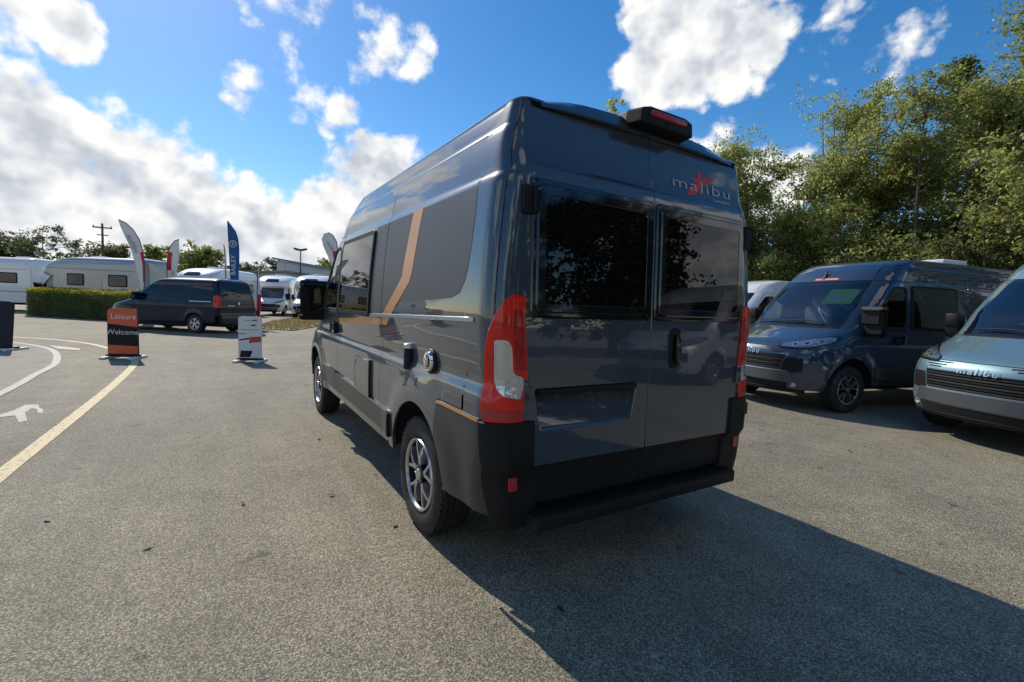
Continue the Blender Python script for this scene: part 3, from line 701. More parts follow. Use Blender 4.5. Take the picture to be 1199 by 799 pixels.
    b = MB(); pts = []
    for k in range(21):
        a = 2*math.pi*k/20; pts.append((.45+.19*math.cos(a), 3.72+.19*math.sin(a)*.55, 1.28+.19*math.sin(a)*.85))
    b.tube(pts, .016, 6, False); b.tube([(.45,3.72,1.28),(.45,3.86,1.15)], .03, 8); b.build('steering_wheel', 'rubber', T, 60)
    return T
# ------------------------------------------------------------------ ground
def asphalt():
    m = bpy.data.materials.new('asphalt'); m.use_nodes = True; nt = m.node_tree; N = nt.nodes; Lk = nt.links; b = N['Principled BSDF']
    geo = N.new('ShaderNodeNewGeometry'); P = geo.outputs['Position']
    def noise(sc, det, rough=.55):
        x = N.new('ShaderNodeTexNoise'); x.inputs['Scale'].default_value = sc; x.inputs['Detail'].default_value = det; x.inputs['Roughness'].default_value = rough; Lk.new(P, x.inputs['Vector']); return x.outputs[0]
    def rng(s, a, b_, c, d):
        x = N.new('ShaderNodeMapRange'); Lk.new(s, x.inputs[0])
        for i, v in enumerate((a, b_, c, d)): x.inputs[i+1].default_value = v
        return x.outputs[0]
    def mul(a, b_):
        x = N.new('ShaderNodeMath'); x.operation = 'MULTIPLY'; Lk.new(a, x.inputs[0]); Lk.new(b_, x.inputs[1]); return x.outputs[0]
    v1 = N.new('ShaderNodeTexVoronoi'); v1.inputs['Scale'].default_value = 125.; Lk.new(P, v1.inputs['Vector'])
    v2 = N.new('ShaderNodeTexVoronoi'); v2.inputs['Scale'].default_value = 210.; Lk.new(P, v2.inputs['Vector'])
    sp = N.new('ShaderNodeSeparateColor'); Lk.new(v1.outputs['Color'], sp.inputs[0])
    sp2 = N.new('ShaderNodeSeparateColor'); Lk.new(v2.outputs['Color'], sp2.inputs[0])
    stone = rng(sp.outputs[0], 0, 1, .58, 1.42); stone2 = rng(sp2.outputs[0], 0, 1, .7, 1.3)
    edge = rng(v1.outputs['Distance'], .25, .62, 1.12, .50)
    big = rng(noise(.35, 5, .65), .3, .7, .80, 1.20); mid = rng(noise(2.6, 6, .7), .3, .7, .84, 1.16)
    spot = rng(noise(4.5, 3, .5), .67, .74, 1.0, .55); wear = rng(noise(.9, 8, .75), .58, .75, 1.0, 1.22)
    mp = N.new('ShaderNodeMapping'); mp.inputs['Scale'].default_value = (1.6, .12, 1); Lk.new(P, mp.inputs['Vector']); sx = N.new('ShaderNodeTexNoise'); sx.inputs['Scale'].default_value = 1.0; sx.inputs['Detail'].default_value = 7; sx.inputs['Roughness'].default_value = .7; Lk.new(mp.outputs[0], sx.inputs['Vector'])
    wear = mul(wear, rng(sx.outputs[0], .3, .7, .86, 1.14))
    val = mul(mul(mul(stone, stone2), mul(edge, big)), mul(mul(mid, spot), wear))
    mx = N.new('ShaderNodeMix'); mx.data_type = 'RGBA'; mx.blend_type = 'MULTIPLY'; mx.inputs[0].default_value = 1
    tint = N.new('ShaderNodeMix'); tint.data_type = 'RGBA'; Lk.new(sp.outputs[1], tint.inputs[0]); tint.inputs[6].default_value = (.305, .272, .190, 1); tint.inputs[7].default_value = (.32, .295, .228, 1)
    Lk.new(tint.outputs[2], mx.inputs[6]); Lk.new(val, mx.inputs[7]); Lk.new(mx.outputs[2], b.inputs['Base Color'])
    b.inputs['Roughness'].default_value = .78; b.inputs['Specular IOR Level'].default_value = .35
    bp = N.new('ShaderNodeBump'); bp.inputs['Strength'].default_value = .9; bp.inputs['Distance'].default_value = .0035; bp.invert = True
    Lk.new(v1.outputs['Distance'], bp.inputs['Height']); Lk.new(bp.outputs[0], b.inputs['Normal'])
    MATS['asphalt'] = m
asphalt()
mat('concrete', (.27, .25, .205), .85, noise=(3., .14), bump=(150., .5))
mat('dry_grass_soil', (.34, .26, .12), .95, noise=(2., .3), var=(.9, (.22,.20,.07), .5, .7))
mat('dry_blades', (.46, .37, .17), .9)
def worn_paint(name, col):
    m = bpy.data.materials.new(name); m.use_nodes = True; nt = m.node_tree; N = nt.nodes; Lk = nt.links; b = N['Principled BSDF']
    b.inputs['Roughness'].default_value = .7
    geo = N.new('ShaderNodeNewGeometry'); x = N.new('ShaderNodeTexNoise'); x.inputs['Scale'].default_value = 22.; x.inputs['Detail'].default_value = 6; x.inputs['Roughness'].default_value = .7; Lk.new(geo.outputs['Position'], x.inputs['Vector'])
    cr = N.new('ShaderNodeValToRGB'); Lk.new(x.outputs[0], cr.inputs[0]); e = cr.color_ramp.elements; e[0].position = .36; e[0].color = (.17, .155, .13, 1); e[1].position = .47; e[1].color = (*col, 1)
    Lk.new(cr.outputs[0], b.inputs['Base Color']); MATS[name] = m
worn_paint('line_yellow', (.62, .50, .27)); worn_paint('line_white', (.44, .42, .365)); worn_paint('line_faded', (.56, .51, .41))
def sheet(name, poly, z, m, kind='structure'):
    me = pydata(name, [(x, y, z) for x, y in poly], [tuple(range(len(poly)))]); o = obj(name, me, m)
    if o.data.polygons[0].normal.z < 0: o.data.flip_normals()
    if kind: o['kind'] = kind
    return o
sheet('ground', [(-900,-900),(900,-900),(900,900),(-900,900)], 0, 'asphalt')
def strip(name, pts, width, z, m, wob=0.0, kind='structure'):
    P = [Vector((x, y, 0)) for x, y in pts]; Q = []          # Catmull-Rom
    for i in range(len(P)-1):
        p0, p1, p2, p3 = P[max(i-1,0)], P[i], P[i+1], P[min(i+2,len(P)-1)]
        for k in range(8):
            t = k/8; Q.append(.5*((2*p1)+(p2-p0)*t+(2*p0-5*p1+4*p2-p3)*t*t+(3*p1-p0-3*p2+p3)*t**3))
    Q.append(P[-1]); vs = []; rnd = random.Random(len(pts))
    for i, q in enumerate(Q):
        t = (Q[min(i+1,len(Q)-1)]-Q[max(i-1,0)]).normalized(); n_ = Vector((-t.y, t.x, 0)); w = width/2*(1+wob*(rnd.random()-.5)); w2 = width/2*(1+wob*(rnd.random()-.5))
        vs += [q+n_*w+Vector((0,0,z)), q-n_*w2+Vector((0,0,z))]
    me = pydata(name, vs, [(i*2, i*2+1, i*2+3, i*2+2) for i in range(len(Q)-1)])
    if me.polygons[0].normal.z < 0: me.flip_normals()
    o = obj(name, me, m)
    if kind: o['kind'] = kind
    return o
strip('yellow_road_line', [(-3.47,-2.0),(-3.44,1.0),(-3.42,3.1),(-3.40,4.24),(-3.38,5.5),(-3.365,7.7),(-3.43,9.9),(-3.72,11.4),(-4.29,12.9),(-4.97,14.36),(-6.1,15.78),(-7.6,17.0)], .12, .004, 'line_yellow', .10)
sheet('pavement', [(-4.42,3.0),(-4.45,6.8),(-4.53,8.49),(-4.63,10.16),(-4.9,11.4),(-5.24,12.65),(-5.7,13.6),(-6.27,14.48),(-7.5,15.6),(-14,18),(-14,3)], .004, 'concrete')
strip('white_road_line', [(-4.40,2.0),(-4.45,6.8),(-4.53,8.49),(-4.63,10.16),(-5.24,12.65),(-6.27,14.48),(-7.6,15.7),(-9.5,16.6)], .11, .008, 'line_white', .10)
sheet('painted_arrow', [(-5.54,13.81),(-5.28,13.45),(-4.79,12.88),(-4.72,12.4),(-5.17,12.82)], .008, 'line_white')
# painted walking figure
sheet('painted_walking_figure', [(-4.25,5.05),(-4.067,5.408),(-4.007,5.639),(-4.008,5.725),(-3.994,5.927),(-3.876,5.897),(-3.814,5.677),(-3.756,5.568),(-3.706,5.327),(-3.754,5.373),(-3.819,5.607),(-3.878,5.673),(-3.869,5.419),(-3.747,4.992),(-3.795,4.93),(-3.922,5.31),(-4.028,5.265),(-4.22,4.85)], .004, 'line_white')
def scatter_alpha(name, lo, hi, sc):
    m = MATS[name]; nt = m.node_tree; N = nt.nodes; b = N['Principled BSDF']; out = [x for x in N if x.type == 'OUTPUT_MATERIAL'][0]
    geo = N.new('ShaderNodeNewGeometry'); x = N.new('ShaderNodeTexNoise'); x.inputs['Scale'].default_value = sc; x.inputs['Detail'].default_value = 7; x.inputs['Roughness'].default_value = .8; nt.links.new(geo.outputs['Position'], x.inputs['Vector'])
    mr = N.new('ShaderNodeMapRange'); nt.links.new(x.outputs[0], mr.inputs[0]); mr.inputs[1].default_value = lo; mr.inputs[2].default_value = hi
    tr = N.new('ShaderNodeBsdfTransparent'); mx = N.new('ShaderNodeMixShader'); nt.links.new(mr.outputs[0], mx.inputs[0]); nt.links.new(tr.outputs[0], mx.inputs[1]); nt.links.new(b.outputs[0], mx.inputs[2]); nt.links.new(mx.outputs[0], out.inputs[0])
scatter_alpha('line_faded', .46, .76, 30.); scatter_alpha('line_yellow', .30, .42, 14.); scatter_alpha('line_white', .28, .40, 14.)
strip('faded_chalk_line', [(-1.18,2.4),(-1.22,1.9),(-1.21,1.41),(-1.27,.8),(-1.29,.41),(-1.33,-.11),(-1.35,-.3),(-1.37,-.8)], .075, .004, 'line_faded', .9)
strip('faded_chalk_line', [(.7,.54),(.37,.11),(.05,-.3),(-.32,-.66),(-.6,-1.0)], .04, .004, 'line_faded', .9)
verge = sheet('grass_verge', [(-.9,21.0),(.6,19.6),(3.0,24.5),(6,33),(3.5,36),(.5,27)], .03, 'dry_grass_soil')
def blades(name, poly, n, h, m, seed, z=.03):
    rnd = np.random.RandomState(seed); p = np.array(poly); lo, hi = p.min(0), p.max(0); pts = []
    while len(pts) < n:
        q = lo+(hi-lo)*rnd.rand(2)
        if inpoly(q[0], q[1], poly): pts.append(q)
    vs = []; fs = []
    for i, q in enumerate(pts):
        a = rnd.rand()*6.28; w = .012; hh = h*(.5+rnd.rand()); dx, dy = math.cos(a)*w, math.sin(a)*w; lx, ly = (rnd.rand(2)-.5)*hh
        vs += [(q[0]-dx, q[1]-dy, z), (q[0]+dx, q[1]+dy, z), (q[0]+lx, q[1]+ly, z+hh)]; fs.append((3*i, 3*i+1, 3*i+2))
    o = obj(name, pydata(name, vs, fs), m); return tag(o, 'dry straw coloured grass on the verge', 'grass', kind='stuff')
blades('grass', [(-.9,21.0),(.6,19.6),(3.0,24.5),(6,33),(3.5,36),(.5,27)], 7000, .09, 'dry_blades', 5)

# ------------------------------------------------------------------ the campers
van = thing('campervan', 'dark slate grey campervan in the middle seen from behind with orange side stripe', 'campervan')
build_van(van)
HEAD = lambda deg: R_(-deg)          # heading measured from +Y towards +X
def place(name, label, x, y, heading, swap, group=None, skip=()):
    r = copy_tree(van, None, swap, skip); r.name = name; r.location = (x, y, 0); r.rotation_euler = (0, 0, HEAD(heading))
    tag(r, label, 'campervan', group); return r
dark = {'paint_slate': 'paint_blue'}
van2 = place('campervan', 'dark blue campervan parked at right with yellow card in its windscreen', 10.40, 1.47, -77.5, {'paint_slate': 'paint_blue'}, 'campervans parked along the right')
van3 = place('campervan', 'pale teal blue campervan cut off by the right edge, malibu on its grille', 10.32, -1.76, -71.5, {'paint_slate': 'paint_teal'}, 'campervans parked along the right')
van4 = place('campervan', 'silver campervan behind the viewer, mirrored in the right rear window', 10.6, -5.9, -80.0, {'paint_slate': 'paint_silver'}, 'campervans parked along the right')
van5 = place('campervan', 'white campervan glimpsed between the near campervan and the blue one', 14.3, 5.7, -77, {'paint_slate': 'paint_white'}, 'campervans parked along the right')
# graphics and fittings of the near van only
S = VAN.side; O = .0014; DK = dict(depth=.0008, cham=.0002)
patch('vinyl_wrap', S, [(.262,1.990),(.247,1.851),(.250,1.70),(.262,1.60),(.285,1.53),(.338,1.468),(.42,1.447),(.525,1.439),(.84,1.426),(1.22,1.421),(1.30,1.40),(1.45,1.318),(1.652,1.308),(1.652,1.990)], 'wrap_grey', van, .08, .05, out=O, **DK)
patch('vinyl_wrap', S, [(1.668,1.307),(1.668,1.990),(1.966,1.990),(1.966,1.303)], 'wrap_grey', van, .08, .05, out=O, **DK)
patch('orange_stripe', S, [(1.142,1.995),(1.165,1.9),(1.24,1.574),(1.30,1.53),(1.629,1.309),(1.652,1.29),(1.652,1.240),(1.54,1.240),(1.471,1.285),(1.083,1.542),(1.05,1.60),(.995,1.9),(.975,1.995)], 'orange_vinyl', van, .08, .04, out=.003, **DK)
patch('orange_stripe', S, [(1.668,1.238),(1.668,1.288),(3.115,1.222),(3.115,1.160)], 'orange_vinyl', van, .1, .04, out=.003, **DK)
patch('orange_stripe', S, [(.080,.868),(.080,.882),(.545,.884),(.555,.868)], 'orange_vinyl', van, .05, .04, out=.007, **DK)
patch('silver_trim', S, [(.160,1.333),(.160,1.352),(2.05,1.306),(2.05,1.287)], 'trim_strip', van, .1, .02, out=.006, depth=.008, cham=.003)
def fittings():
    sx = -VAN.W(1.05, 1.06)
    b = MB(); b.lathe([(.985,.0),(.985,.030),(.99,.036),(1.135,.036),(1.145,.030),(1.147,0)], axis='z', n=20, o=(sx-.012, 1.06, 0)); f = b.build('filler_cap', 'black_plastic', van, 35)
    b = MB(); b.lathe([(1.12,.0365),(1.146,.0365),(1.152,.028),(1.153,.0)], axis='z', n=20, o=(sx-.012, 1.06, 0)); b.build('cap_lid', 'silver_trim', f, 35)
    sx = -VAN.W(.70, 1.078)
    b = MB(); b.lathe([(.012,.075),(-.012,.075),(-.022,.066),(-.022,.0)], axis='x', n=28, o=(sx, .70, 1.078)); f = b.build('water_inlet', 'black_plastic', van, 35)
    b = MB(); b.lathe([(-.020,.060),(-.034,.056),(-.034,.040),(-.022,.036)], axis='x', n=28, o=(sx, .70, 1.078)); b.build('inlet_ring', 'chrome', f, 35)
    b = MB(); b.box(sx-.050, sx-.02, .688, .712, 1.035, 1.121, .006); b.build('inlet_grip', 'chrome', f, 35)
    fl = rpoly([(1.915,.632),(1.915,.932),(2.352,.926),(2.352,.632)], .02)
    h = patch('service_hatch', S, fl, 'paint_slate', van, .08, .04, out=.018, depth=.018, cham=.006)
    patch('hatch_edge', S, [(1.902,.628),(1.902,.938),(1.916,.938),(1.916,.628)], 'black_gloss', h, .05, .05, out=.020, depth=.02)
    patch('hatch_edge', S, [(2.338,.66),(2.338,.87),(2.356,.87),(2.356,.66)], 'black_gloss', h, .05, .05, out=.0195, depth=.004)
    patch('hatch_lock', S, rpoly([(2.318,.868),(2.318,.905),(2.35,.905),(2.35,.868)], .008), 'black_gloss', h, .05, .05, out=.021, depth=.004)
    patch('cladding_end', S, [(1.352,.470),(1.352,.632),(1.371,.632),(1.371,.470)], 'black_plastic', van, .05, .05, out=.021, depth=.02)
    # lettering on the right rear door
    Rr = VAN.rear
    me = text_mesh('malibu', .150, 1.12, offset=-.0015); xs = [v.co.x for v in me.vertices]; k = .535/(max(xs)-min(xs)); x0 = min(xs); y0 = min(v.co.y for v in me.vertices)
    for v in me.vertices:
        x, z = .182+(v.co.x-x0)*k, 2.137+(v.co.y-y0)*.62; p = Rr(x, z); v.co = (p[0], p[1]-.0045, p[2])
    me.name = 'lettering'; obj('lettering', me, 'logo_white', van)
    me = text_mesh('compact', .05, 1.0); xs = [v.co.x for v in me.vertices]; k = .17/(max(xs)-min(xs)); x0 = min(xs)
    for v in me.vertices:
        x, z = .54+(v.co.x-x0)*k, 2.108+v.co.y*.7; p = Rr(x, z); v.co = (p[0], p[1]-.0045, p[2])
    me.name = 'lettering'; obj('lettering', me, 'logo_white', van)
    # red blossom behind the lettering
    for cx, cz, a0, l, w in ((.43,2.185,95,.085,.055),(.43,2.185,25,.15,.05),(.42,2.175,210,.14,.06),(.44,2.18,160,.08,.05),(.43,2.175,275,.055,.045)):
        q = []
        for k in range(14):
            t = k/13*2*math.pi; u = (1-math.cos(t))/2*l; v = math.sin(t)*w/2*(1-.3*u/l); a = R_(a0); q.append((cx+u*math.cos(a)-v*math.sin(a), cz+u*math.sin(a)+v*math.cos(a)))
        patch('logo_petal', Rr, q, 'logo_red', van, .05, .05, out=.002+.0003*len(q)/14, depth=.0005, cham=.0002)
fittings()
def windscreen_card(v, x0, x1, z0, z1, colour, text=None):
    F = VAN.front; q = [(x0, z0), (x0, z1), (x1, z1), (x1, z0)]
    o = patch('windscreen_card', F, q, colour, v, .1, .1, out=-.012, depth=.002, cham=.0003)
    if text:
        me = text_mesh(text, .16, 1.0, offset=.004); xs = [w.co.x for w in me.vertices]; k = (x1-x0)*.72/(max(xs)-min(xs)); cx = (max(xs)+min(xs))/2
        for w in me.vertices:
            x, z = (x0+x1)/2-(w.co.x-cx)*k, z0+(z1-z0)*.33+w.co.y*.75; p = F(x, z); w.co = (p[0], p[1]-.0085, p[2]-.0)
        me.name = 'card_lettering'; obj('card_lettering', me, 'white_paint', o)
windscreen_card(van2, -.70, -.28, 1.66, 1.90, 'sticker_yellow', 'SOLD')
windscreen_card(van4, -.15, .30, 1.72, 1.82, 'white_paint')
def antenna(v):
    b = MB(); p = VAN.front(0, 2.12); b.add([(p[0]-.02,p[1]-.02,p[2]),(p[0]+.02,p[1]-.02,p[2]),(p[0]+.02,p[1]+.06,p[2]-.05),(p[0]-.02,p[1]+.06,p[2]-.05),(p[0],p[1]-.05,p[2]+.14)], [(0,1,2,3),(0,1,4),(1,2,4),(2,3,4),(3,0,4)]); b.build('roof_aerial', 'black_plastic', v)
antenna(van2)
patch('roof_logo', VAN.front, [(-.26,2.055),(-.26,2.085),(.14,2.085),(.14,2.055)], 'sticker_pink', van2, .1, .05, out=.003, depth=.001, cham=.0003)
def roof_vent(v, y, m='white_paint'):
    b = MB(); b.box(-.35, .35, y-.35, y+.35, 2.46, 2.57, .03); b.build('roof_vent', m, v, 40)
roof_vent(van2, .9)

# ------------------------------------------------------------------ people carrier
LT = 4.95
def t_bulge(y, z):
    b = 0.
    for yc in (.98, 3.98):
        r = math.hypot(y-yc, z-.33)
        if r < .55: t = min(1., (.55-r)/.13); b += .016*t*t*(3-2*t)
    return b
MPV = Shell(w=[(.25,.86),(.40,.915),(.60,.935),(.85,.945),(.95,.950),(1.0,.943),(1.10,.932),(1.16,.915),(1.4,.875),(1.7,.815),(1.78,.79),(1.85,.745),(1.90,.67),(1.93,.56),(1.955,.35),(1.96,.15)],
    f=[(.25,LT-.07),(.45,LT),(.70,LT-.02),(.85,LT-.08),(.95,LT-.30),(1.03,LT-.62),(1.10,LT-.92),(1.15,LT-1.02),(1.70,LT-1.78),(1.80,LT-1.98),(1.88,LT-2.25),(1.93,LT-2.6),(1.96,LT-3.0)],
    c=[(.25,.75),(.85,.75),(1.0,.6),(1.15,.5),(1.7,.45),(1.96,.3)],
    r=[(.25,.02),(.45,-.02),(.62,-.02),(.68,.0),(.95,.0),(1.10,.015),(1.7,.13),(1.82,.17),(1.88,.23),(1.93,.32),(1.96,.5)], cr=.13, bulge=t_bulge)
def build_mpv(T):
    S, F, Rr = MPV.side, MPV.front, MPV.rear; P_ = 'paint_navy'; c0 = dict(centre=(0, 2.4, 1.0)); BYm = lambda z: MPV.f(z)-MPV.c(z)*.26
    A = .385
    for mir in (False, True):
        kw = dict(mirror=mir, **c0); sg = 1 if mir else -1
        patch('rear_wing', S, [(.12,.42),(.12,1.755),(1.205,1.755),(1.205,1.62),(1.20,1.16),(1.25,.92),(1.36,.35)]+arc(.98,.33,A,0,180,18)+[(.585,.34)], P_, T, .08, .06, holes=[rpoly([(.20,1.17),(.30,1.66),(1.13,1.66),(1.13,1.17)], .06)], **kw)
        patch('sliding_door', S, [(1.21,1.755),(1.21,1.62),(1.208,1.16),(1.258,.92),(1.37,.33),(2.39,.33),(2.39,1.755)], P_, T, .08, .06, holes=[rpoly([(1.30,1.17),(1.30,1.66),(2.30,1.66),(2.30,1.17)], .06)], **kw)
        fw = rpoly([(2.50,1.17),(2.50,1.66),(2.83,1.66),(3.47,1.17)], .05)
        patch('front_door', S, [(2.40,.33),(2.40,1.755),(2.90,1.755),(3.60,1.14),(3.56,.9),(3.56,.33)], P_, T, .08, .06, holes=[fw], **kw)
        for q in ([(.20,1.17),(.30,1.66),(1.13,1.66),(1.13,1.17)], [(1.30,1.17),(1.30,1.66),(2.30,1.66),(2.30,1.17)]):
            patch('side_window', S, rpoly(q, .06), 'tinted_pane', T, .1, .1, depth=0, out=-.004, **kw)
        patch('side_window', S, fw, 'dark_glass', T, .1, .1, depth=0, out=-.004, **kw)
        patch('front_wing', S, [(3.57,.56),(3.57,.9),(3.61,1.14),(3.70,1.12),(BYm(1.09),1.09),(BYm(1.0),1.0),(BYm(.9),.9),(4.70,.80),(4.62,.60)]+arc(3.98,.33,A,40,145,14), P_, T, .06, .05, **kw)
        patch('windscreen_pillar', S, [(3.62,1.15),(2.92,1.755),(BYm(1.755),1.755),(BYm(1.5),1.5),(BYm(1.2),1.2),(BYm(1.10),1.10),(3.71,1.13)], P_, T, .06, .06, cham=.001, **kw)
        patch('bumper_corner', S, [(4.37,.28),(4.40,.45),(4.63,.60),(4.72,.81),(4.74,.81),(4.74,.28)], P_, T, .05, .05, **kw)
        patch('sill', S, [(1.38,.22),(1.37,.325),(3.55,.325),(3.58,.22)], 'black_plastic', T, .2, .1, **kw)
        patch('door_rail', S, [(.28,1.115),(.28,1.130),(1.20,1.130),(1.20,1.115)], 'silver_trim', T, .2, .1, out=.004, depth=.006, **kw)
        patch('tail_light', MPV.corner, rpoly([(-.02,.93),(-.02,1.30),(.10,1.36),(.24,1.30),(.24,1.0),(.2,.93)], .03), 'tail_red', T, .03, .05, out=.010, depth=.02, **kw)
        patch('rear_pillar', MPV.corner, [(-.06,.66),(-.06,1.72),(.02,1.77),(.215,1.77),(.232,.66)], P_, T, .03, .06, **kw)
        b = MB(); b.box(.93*sg, 1.10*sg, 3.28, 3.40, 1.14, 1.34, .03); b.build('wing_mirror', P_, T, 40)
        b = MB(); b.box((MPV.W(2.5,1.0)+.002)*sg, (MPV.W(2.5,1.0)+.025)*sg, 2.46, 2.62, 1.02, 1.05, .008); b.build('door_handle', P_, T, 40)
        hl = [(sg*x, z) for x, z in rpoly([(.50,.70),(.48,.84),(.80,.93),(.88,.90),(.86,.74)], .03)]
        patch('headlight', F, hl, 'lamp_clear', T, .05, .04, out=.008, depth=.02, **c0)
        for y in (.98, 3.98):
            w = [o for o in van.children if o.name.startswith('wheel') and 'arch' not in o.name][0]
            c_ = copy_tree(w, T, {'alloy_dark': 'alloy'}); c_.location = (.925*sg, y, .33); c_.scale = (.93,)*3; c_.rotation_euler = (0, 0, math.pi if mir else 0)
            b = MB(); pr = arc(y, .33, A+.012, -8, 188, 16); vs = []
            for yy, z in pr: vs += [(.885*sg, yy, z), (.6*sg, yy, z)]
            b.add(vs, [(i*2, i*2+1, i*2+3, i*2+2) for i in range(len(pr)-1)]); b.build('wheel_arch_liner', 'dark_void', T)
    ring_stack('roof', [MPV.ring(z) for z in (1.758,1.78,1.80,1.83,1.85,1.87,1.89,1.91,1.93,1.945,1.955,1.96)], P_, T)
    patch('tailgate', Rr, [(-.74,.66),(-.76,1.0),(-.70,1.60),(-.66,1.80),(.66,1.80),(.70,1.60),(.76,1.0),(.74,.66)], P_, T, .08, .06, holes=[rpoly([(-.66,1.20),(-.60,1.68),(.60,1.68),(.66,1.20)], .06)], **c0)
    patch('rear_window', Rr, rpoly([(-.66,1.20),(-.60,1.68),(.60,1.68),(.66,1.20)], .06), 'tinted_pane', T, .1, .1, depth=0, out=-.004, **c0)
    patch('rear_bumper', Rr, [(-.86,.30),(-.87,.645),(.87,.645),(.86,.30)], P_, T, .05, .06, out=.03, depth=.06, cham=.012, **c0)
    b = MB(); b.lathe([(-.02,0),(-.02,.05),(.0,.055)], axis='y', n=20, o=(0, -.005, 1.08)); b.build('tailgate_badge', 'chrome', T, 30)
    b = MB(); b.box(-.5, -.2, -.012, .02, .98, 1.01, .002); b.build('tailgate_lettering', 'chrome', T)
    patch('windscreen', F, [(-.68,1.745),(-.72,1.2),(.72,1.2),(.68,1.745)], 'dark_glass', T, .1, .08, depth=.004, **c0)
    patch('bonnet', F, [(-.73,1.185),(-.73,.82),(.73,.82),(.73,1.185)], P_, T, .08, .03, **c0)
    patch('front_bumper', F, [(-.74,.81),(-.74,.26),(.74,.26),(.74,.81)], P_, T, .08, .06, **c0)
    patch('grille', F, rpoly([(-.45,.70),(-.45,.80),(.45,.80),(.45,.70)], .02), 'black_gloss', T, .1, .05, out=.006, **c0)
    b = MB(); b.box(-.60, .60, .08, 4.6, .24, .72); b.build('chassis', 'dark_void', T)
    b = MB(); b.box(-.80, .80, .2, 3.4, .60, .95); b.build('cabin_floor', 'cabin_dark', T)
    for y, x in ((2.6,-.42),(2.6,.42),(1.7,-.42),(1.7,.42)):
        b = MB(); b.box(x-.22, x+.22, y-.05, y+.08, .9, 1.45, .05); b.box(x-.13, x+.13, y-.05, y+.04, 1.43, 1.62, .04); b.build('seat', 'cabin_dark', T, 40)
mpv = thing('people_carrier', 'dark navy people carrier parked side on in front of the hedge', 'people carrier', (-1.40, 18.1, 0), HEAD(-46.5))
build_mpv(mpv)

# ------------------------------------------------------------------ coachbuilt motorhomes
LM_ = 6.9
POD = Shell(w=[(1.9,1.12),(2.5,1.115),(2.7,1.09),(2.80,1.05),(2.88,.98),(2.93,.88),(2.97,.7),(2.99,.45)], f=[(1.95,LM_-1.55),(2.05,LM_-1.32),(2.15,LM_-1.22),(2.3,LM_-1.25),(2.5,LM_-1.45),(2.7,LM_-1.85),(2.85,LM_-2.35),(2.95,LM_-3.0),(2.99,LM_-3.6)], c=[(1.9,.85),(2.99,.6)], r=[(1.9,0),(2.8,.03),(2.93,.10),(2.99,.3)], cr=.16)
LOW = Shell(w=[(.4,1.10),(.6,1.12),(2.1,1.12)], f=[(.4,LM_-2.16),(2.1,LM_-2.16)], c=[(.4,.10),(2.1,.10)], r=[(.4,0),(2.1,0)], cr=.14)
CAB = ('cab_door','door_window','window_seal','door_sill_trim','front_wing','windscreen_pillar','wing_mirror','headlight','bumper_vent','fog_light','windscreen','scuttle','bonnet','front_bumper','grille','skid_band','lower_intake','bumper_lip','dashboard','seat','steering_wheel','cab_floor','engine_block')
def build_motorhome(T, body, cabpaint):
    ring_stack('upper_body', [POD.ring(z) for z in (1.98,2.02,2.06,2.1,2.15,2.2,2.3,2.4,2.5,2.6,2.7,2.76,2.82,2.87,2.91,2.94,2.97,2.99)], body, T, True, True)
    ring_stack('lower_body', [LOW.ring(z) for z in (.48,.6,.8,1.98)], body, T, True, True)
    dy = LM_-LV-.12; sw = {'paint_slate': cabpaint}
    for o in list(van.children):
        base = o.name.split('.')[0]
        front_part = base in CAB or (base in ('bumper_corner','wheel','wheel_arch_liner') and ((o.type == 'MESH' and max(v.co.y for v in o.data.vertices) > 4.2) or (o.type == 'EMPTY' and o.location.y > 3)))
        if base == 'window_seal' and o.type == 'MESH' and max(v.co.y for v in o.data.vertices) < 3: front_part = False
        if front_part: c_ = copy_tree(o, T, sw); c_.location.y += dy
        if base == 'wheel' and o.location.y < 3: c_ = copy_tree(o, T, sw); c_.location.y += .75
    c0 = dict(centre=(0, 3, 1.5)); wall = lambda y, z: (-LOW.w(z), y, z); upper = lambda y, z: (-POD.w(z), y, z)
    for mir in (False, True):
        kw = dict(mirror=mir, **c0)
        for a, b_ in ((.7,1.7),(3.0,3.9)):
            q = rpoly([(a,1.55),(a,2.12),(b_,2.12),(b_,1.55)], .07); f = patch('side_window', wall, q, 'black_plastic', T, .3, .3, out=.02, depth=.03, cham=.008, **kw)
            patch('pane', wall, rpoly([(a+.05,1.60),(a+.05,2.07),(b_-.05,2.07),(b_-.05,1.60)], .05), 'tinted_pane', f, .3, .3, out=.024, depth=.004, **kw)
        d = patch('entrance_door', wall, rpoly([(2.05,.62),(2.05,1.95),(2.72,1.95),(2.72,.62)], .08), body, T, .3, .3, out=.014, depth=.014, **kw)
        patch('trim_line', wall, [(.2,1.06),(.2,1.09),(4.6,1.12),(4.6,1.09)], 'skirt_grey', T, .4, .1, out=.004, depth=.004, **kw)
        patch('trim_line', upper, [(.2,2.30),(.2,2.315),(4.9,2.38),(4.9,2.365)], 'skirt_grey', T, .4, .1, out=.004, depth=.004, **kw)
        patch('body_skirt', wall, [(1.6,.34),(1.6,.47),(4.6,.47),(4.6,.34)], 'skirt_grey', T, .4, .1, out=-.02, depth=.03, **kw)
    patch('skylight', POD.front, rpoly([(-.45,2.42),(-.40,2.66),(.40,2.66),(.45,2.42)], .06), 'tinted_pane', T, .1, .04, out=.012, depth=.02, **c0)
    for y in (1.2, 3.2):
        b = MB(); b.box(-.3, .3, y-.3, y+.3, 2.97, 3.06, .02); b.build('roof_vent', 'white_paint', T, 40)
    b = MB(); b.box(-.75, .75, .2, 4.9, .35, .52); b.build('chassis', 'dark_void', T)
mh = thing('motorhome', 'silver grey coachbuilt motorhome behind the clipped hedge', 'motorhome', (-4.55, 28.2, 0), HEAD(-53), 'motorhomes across the car park')
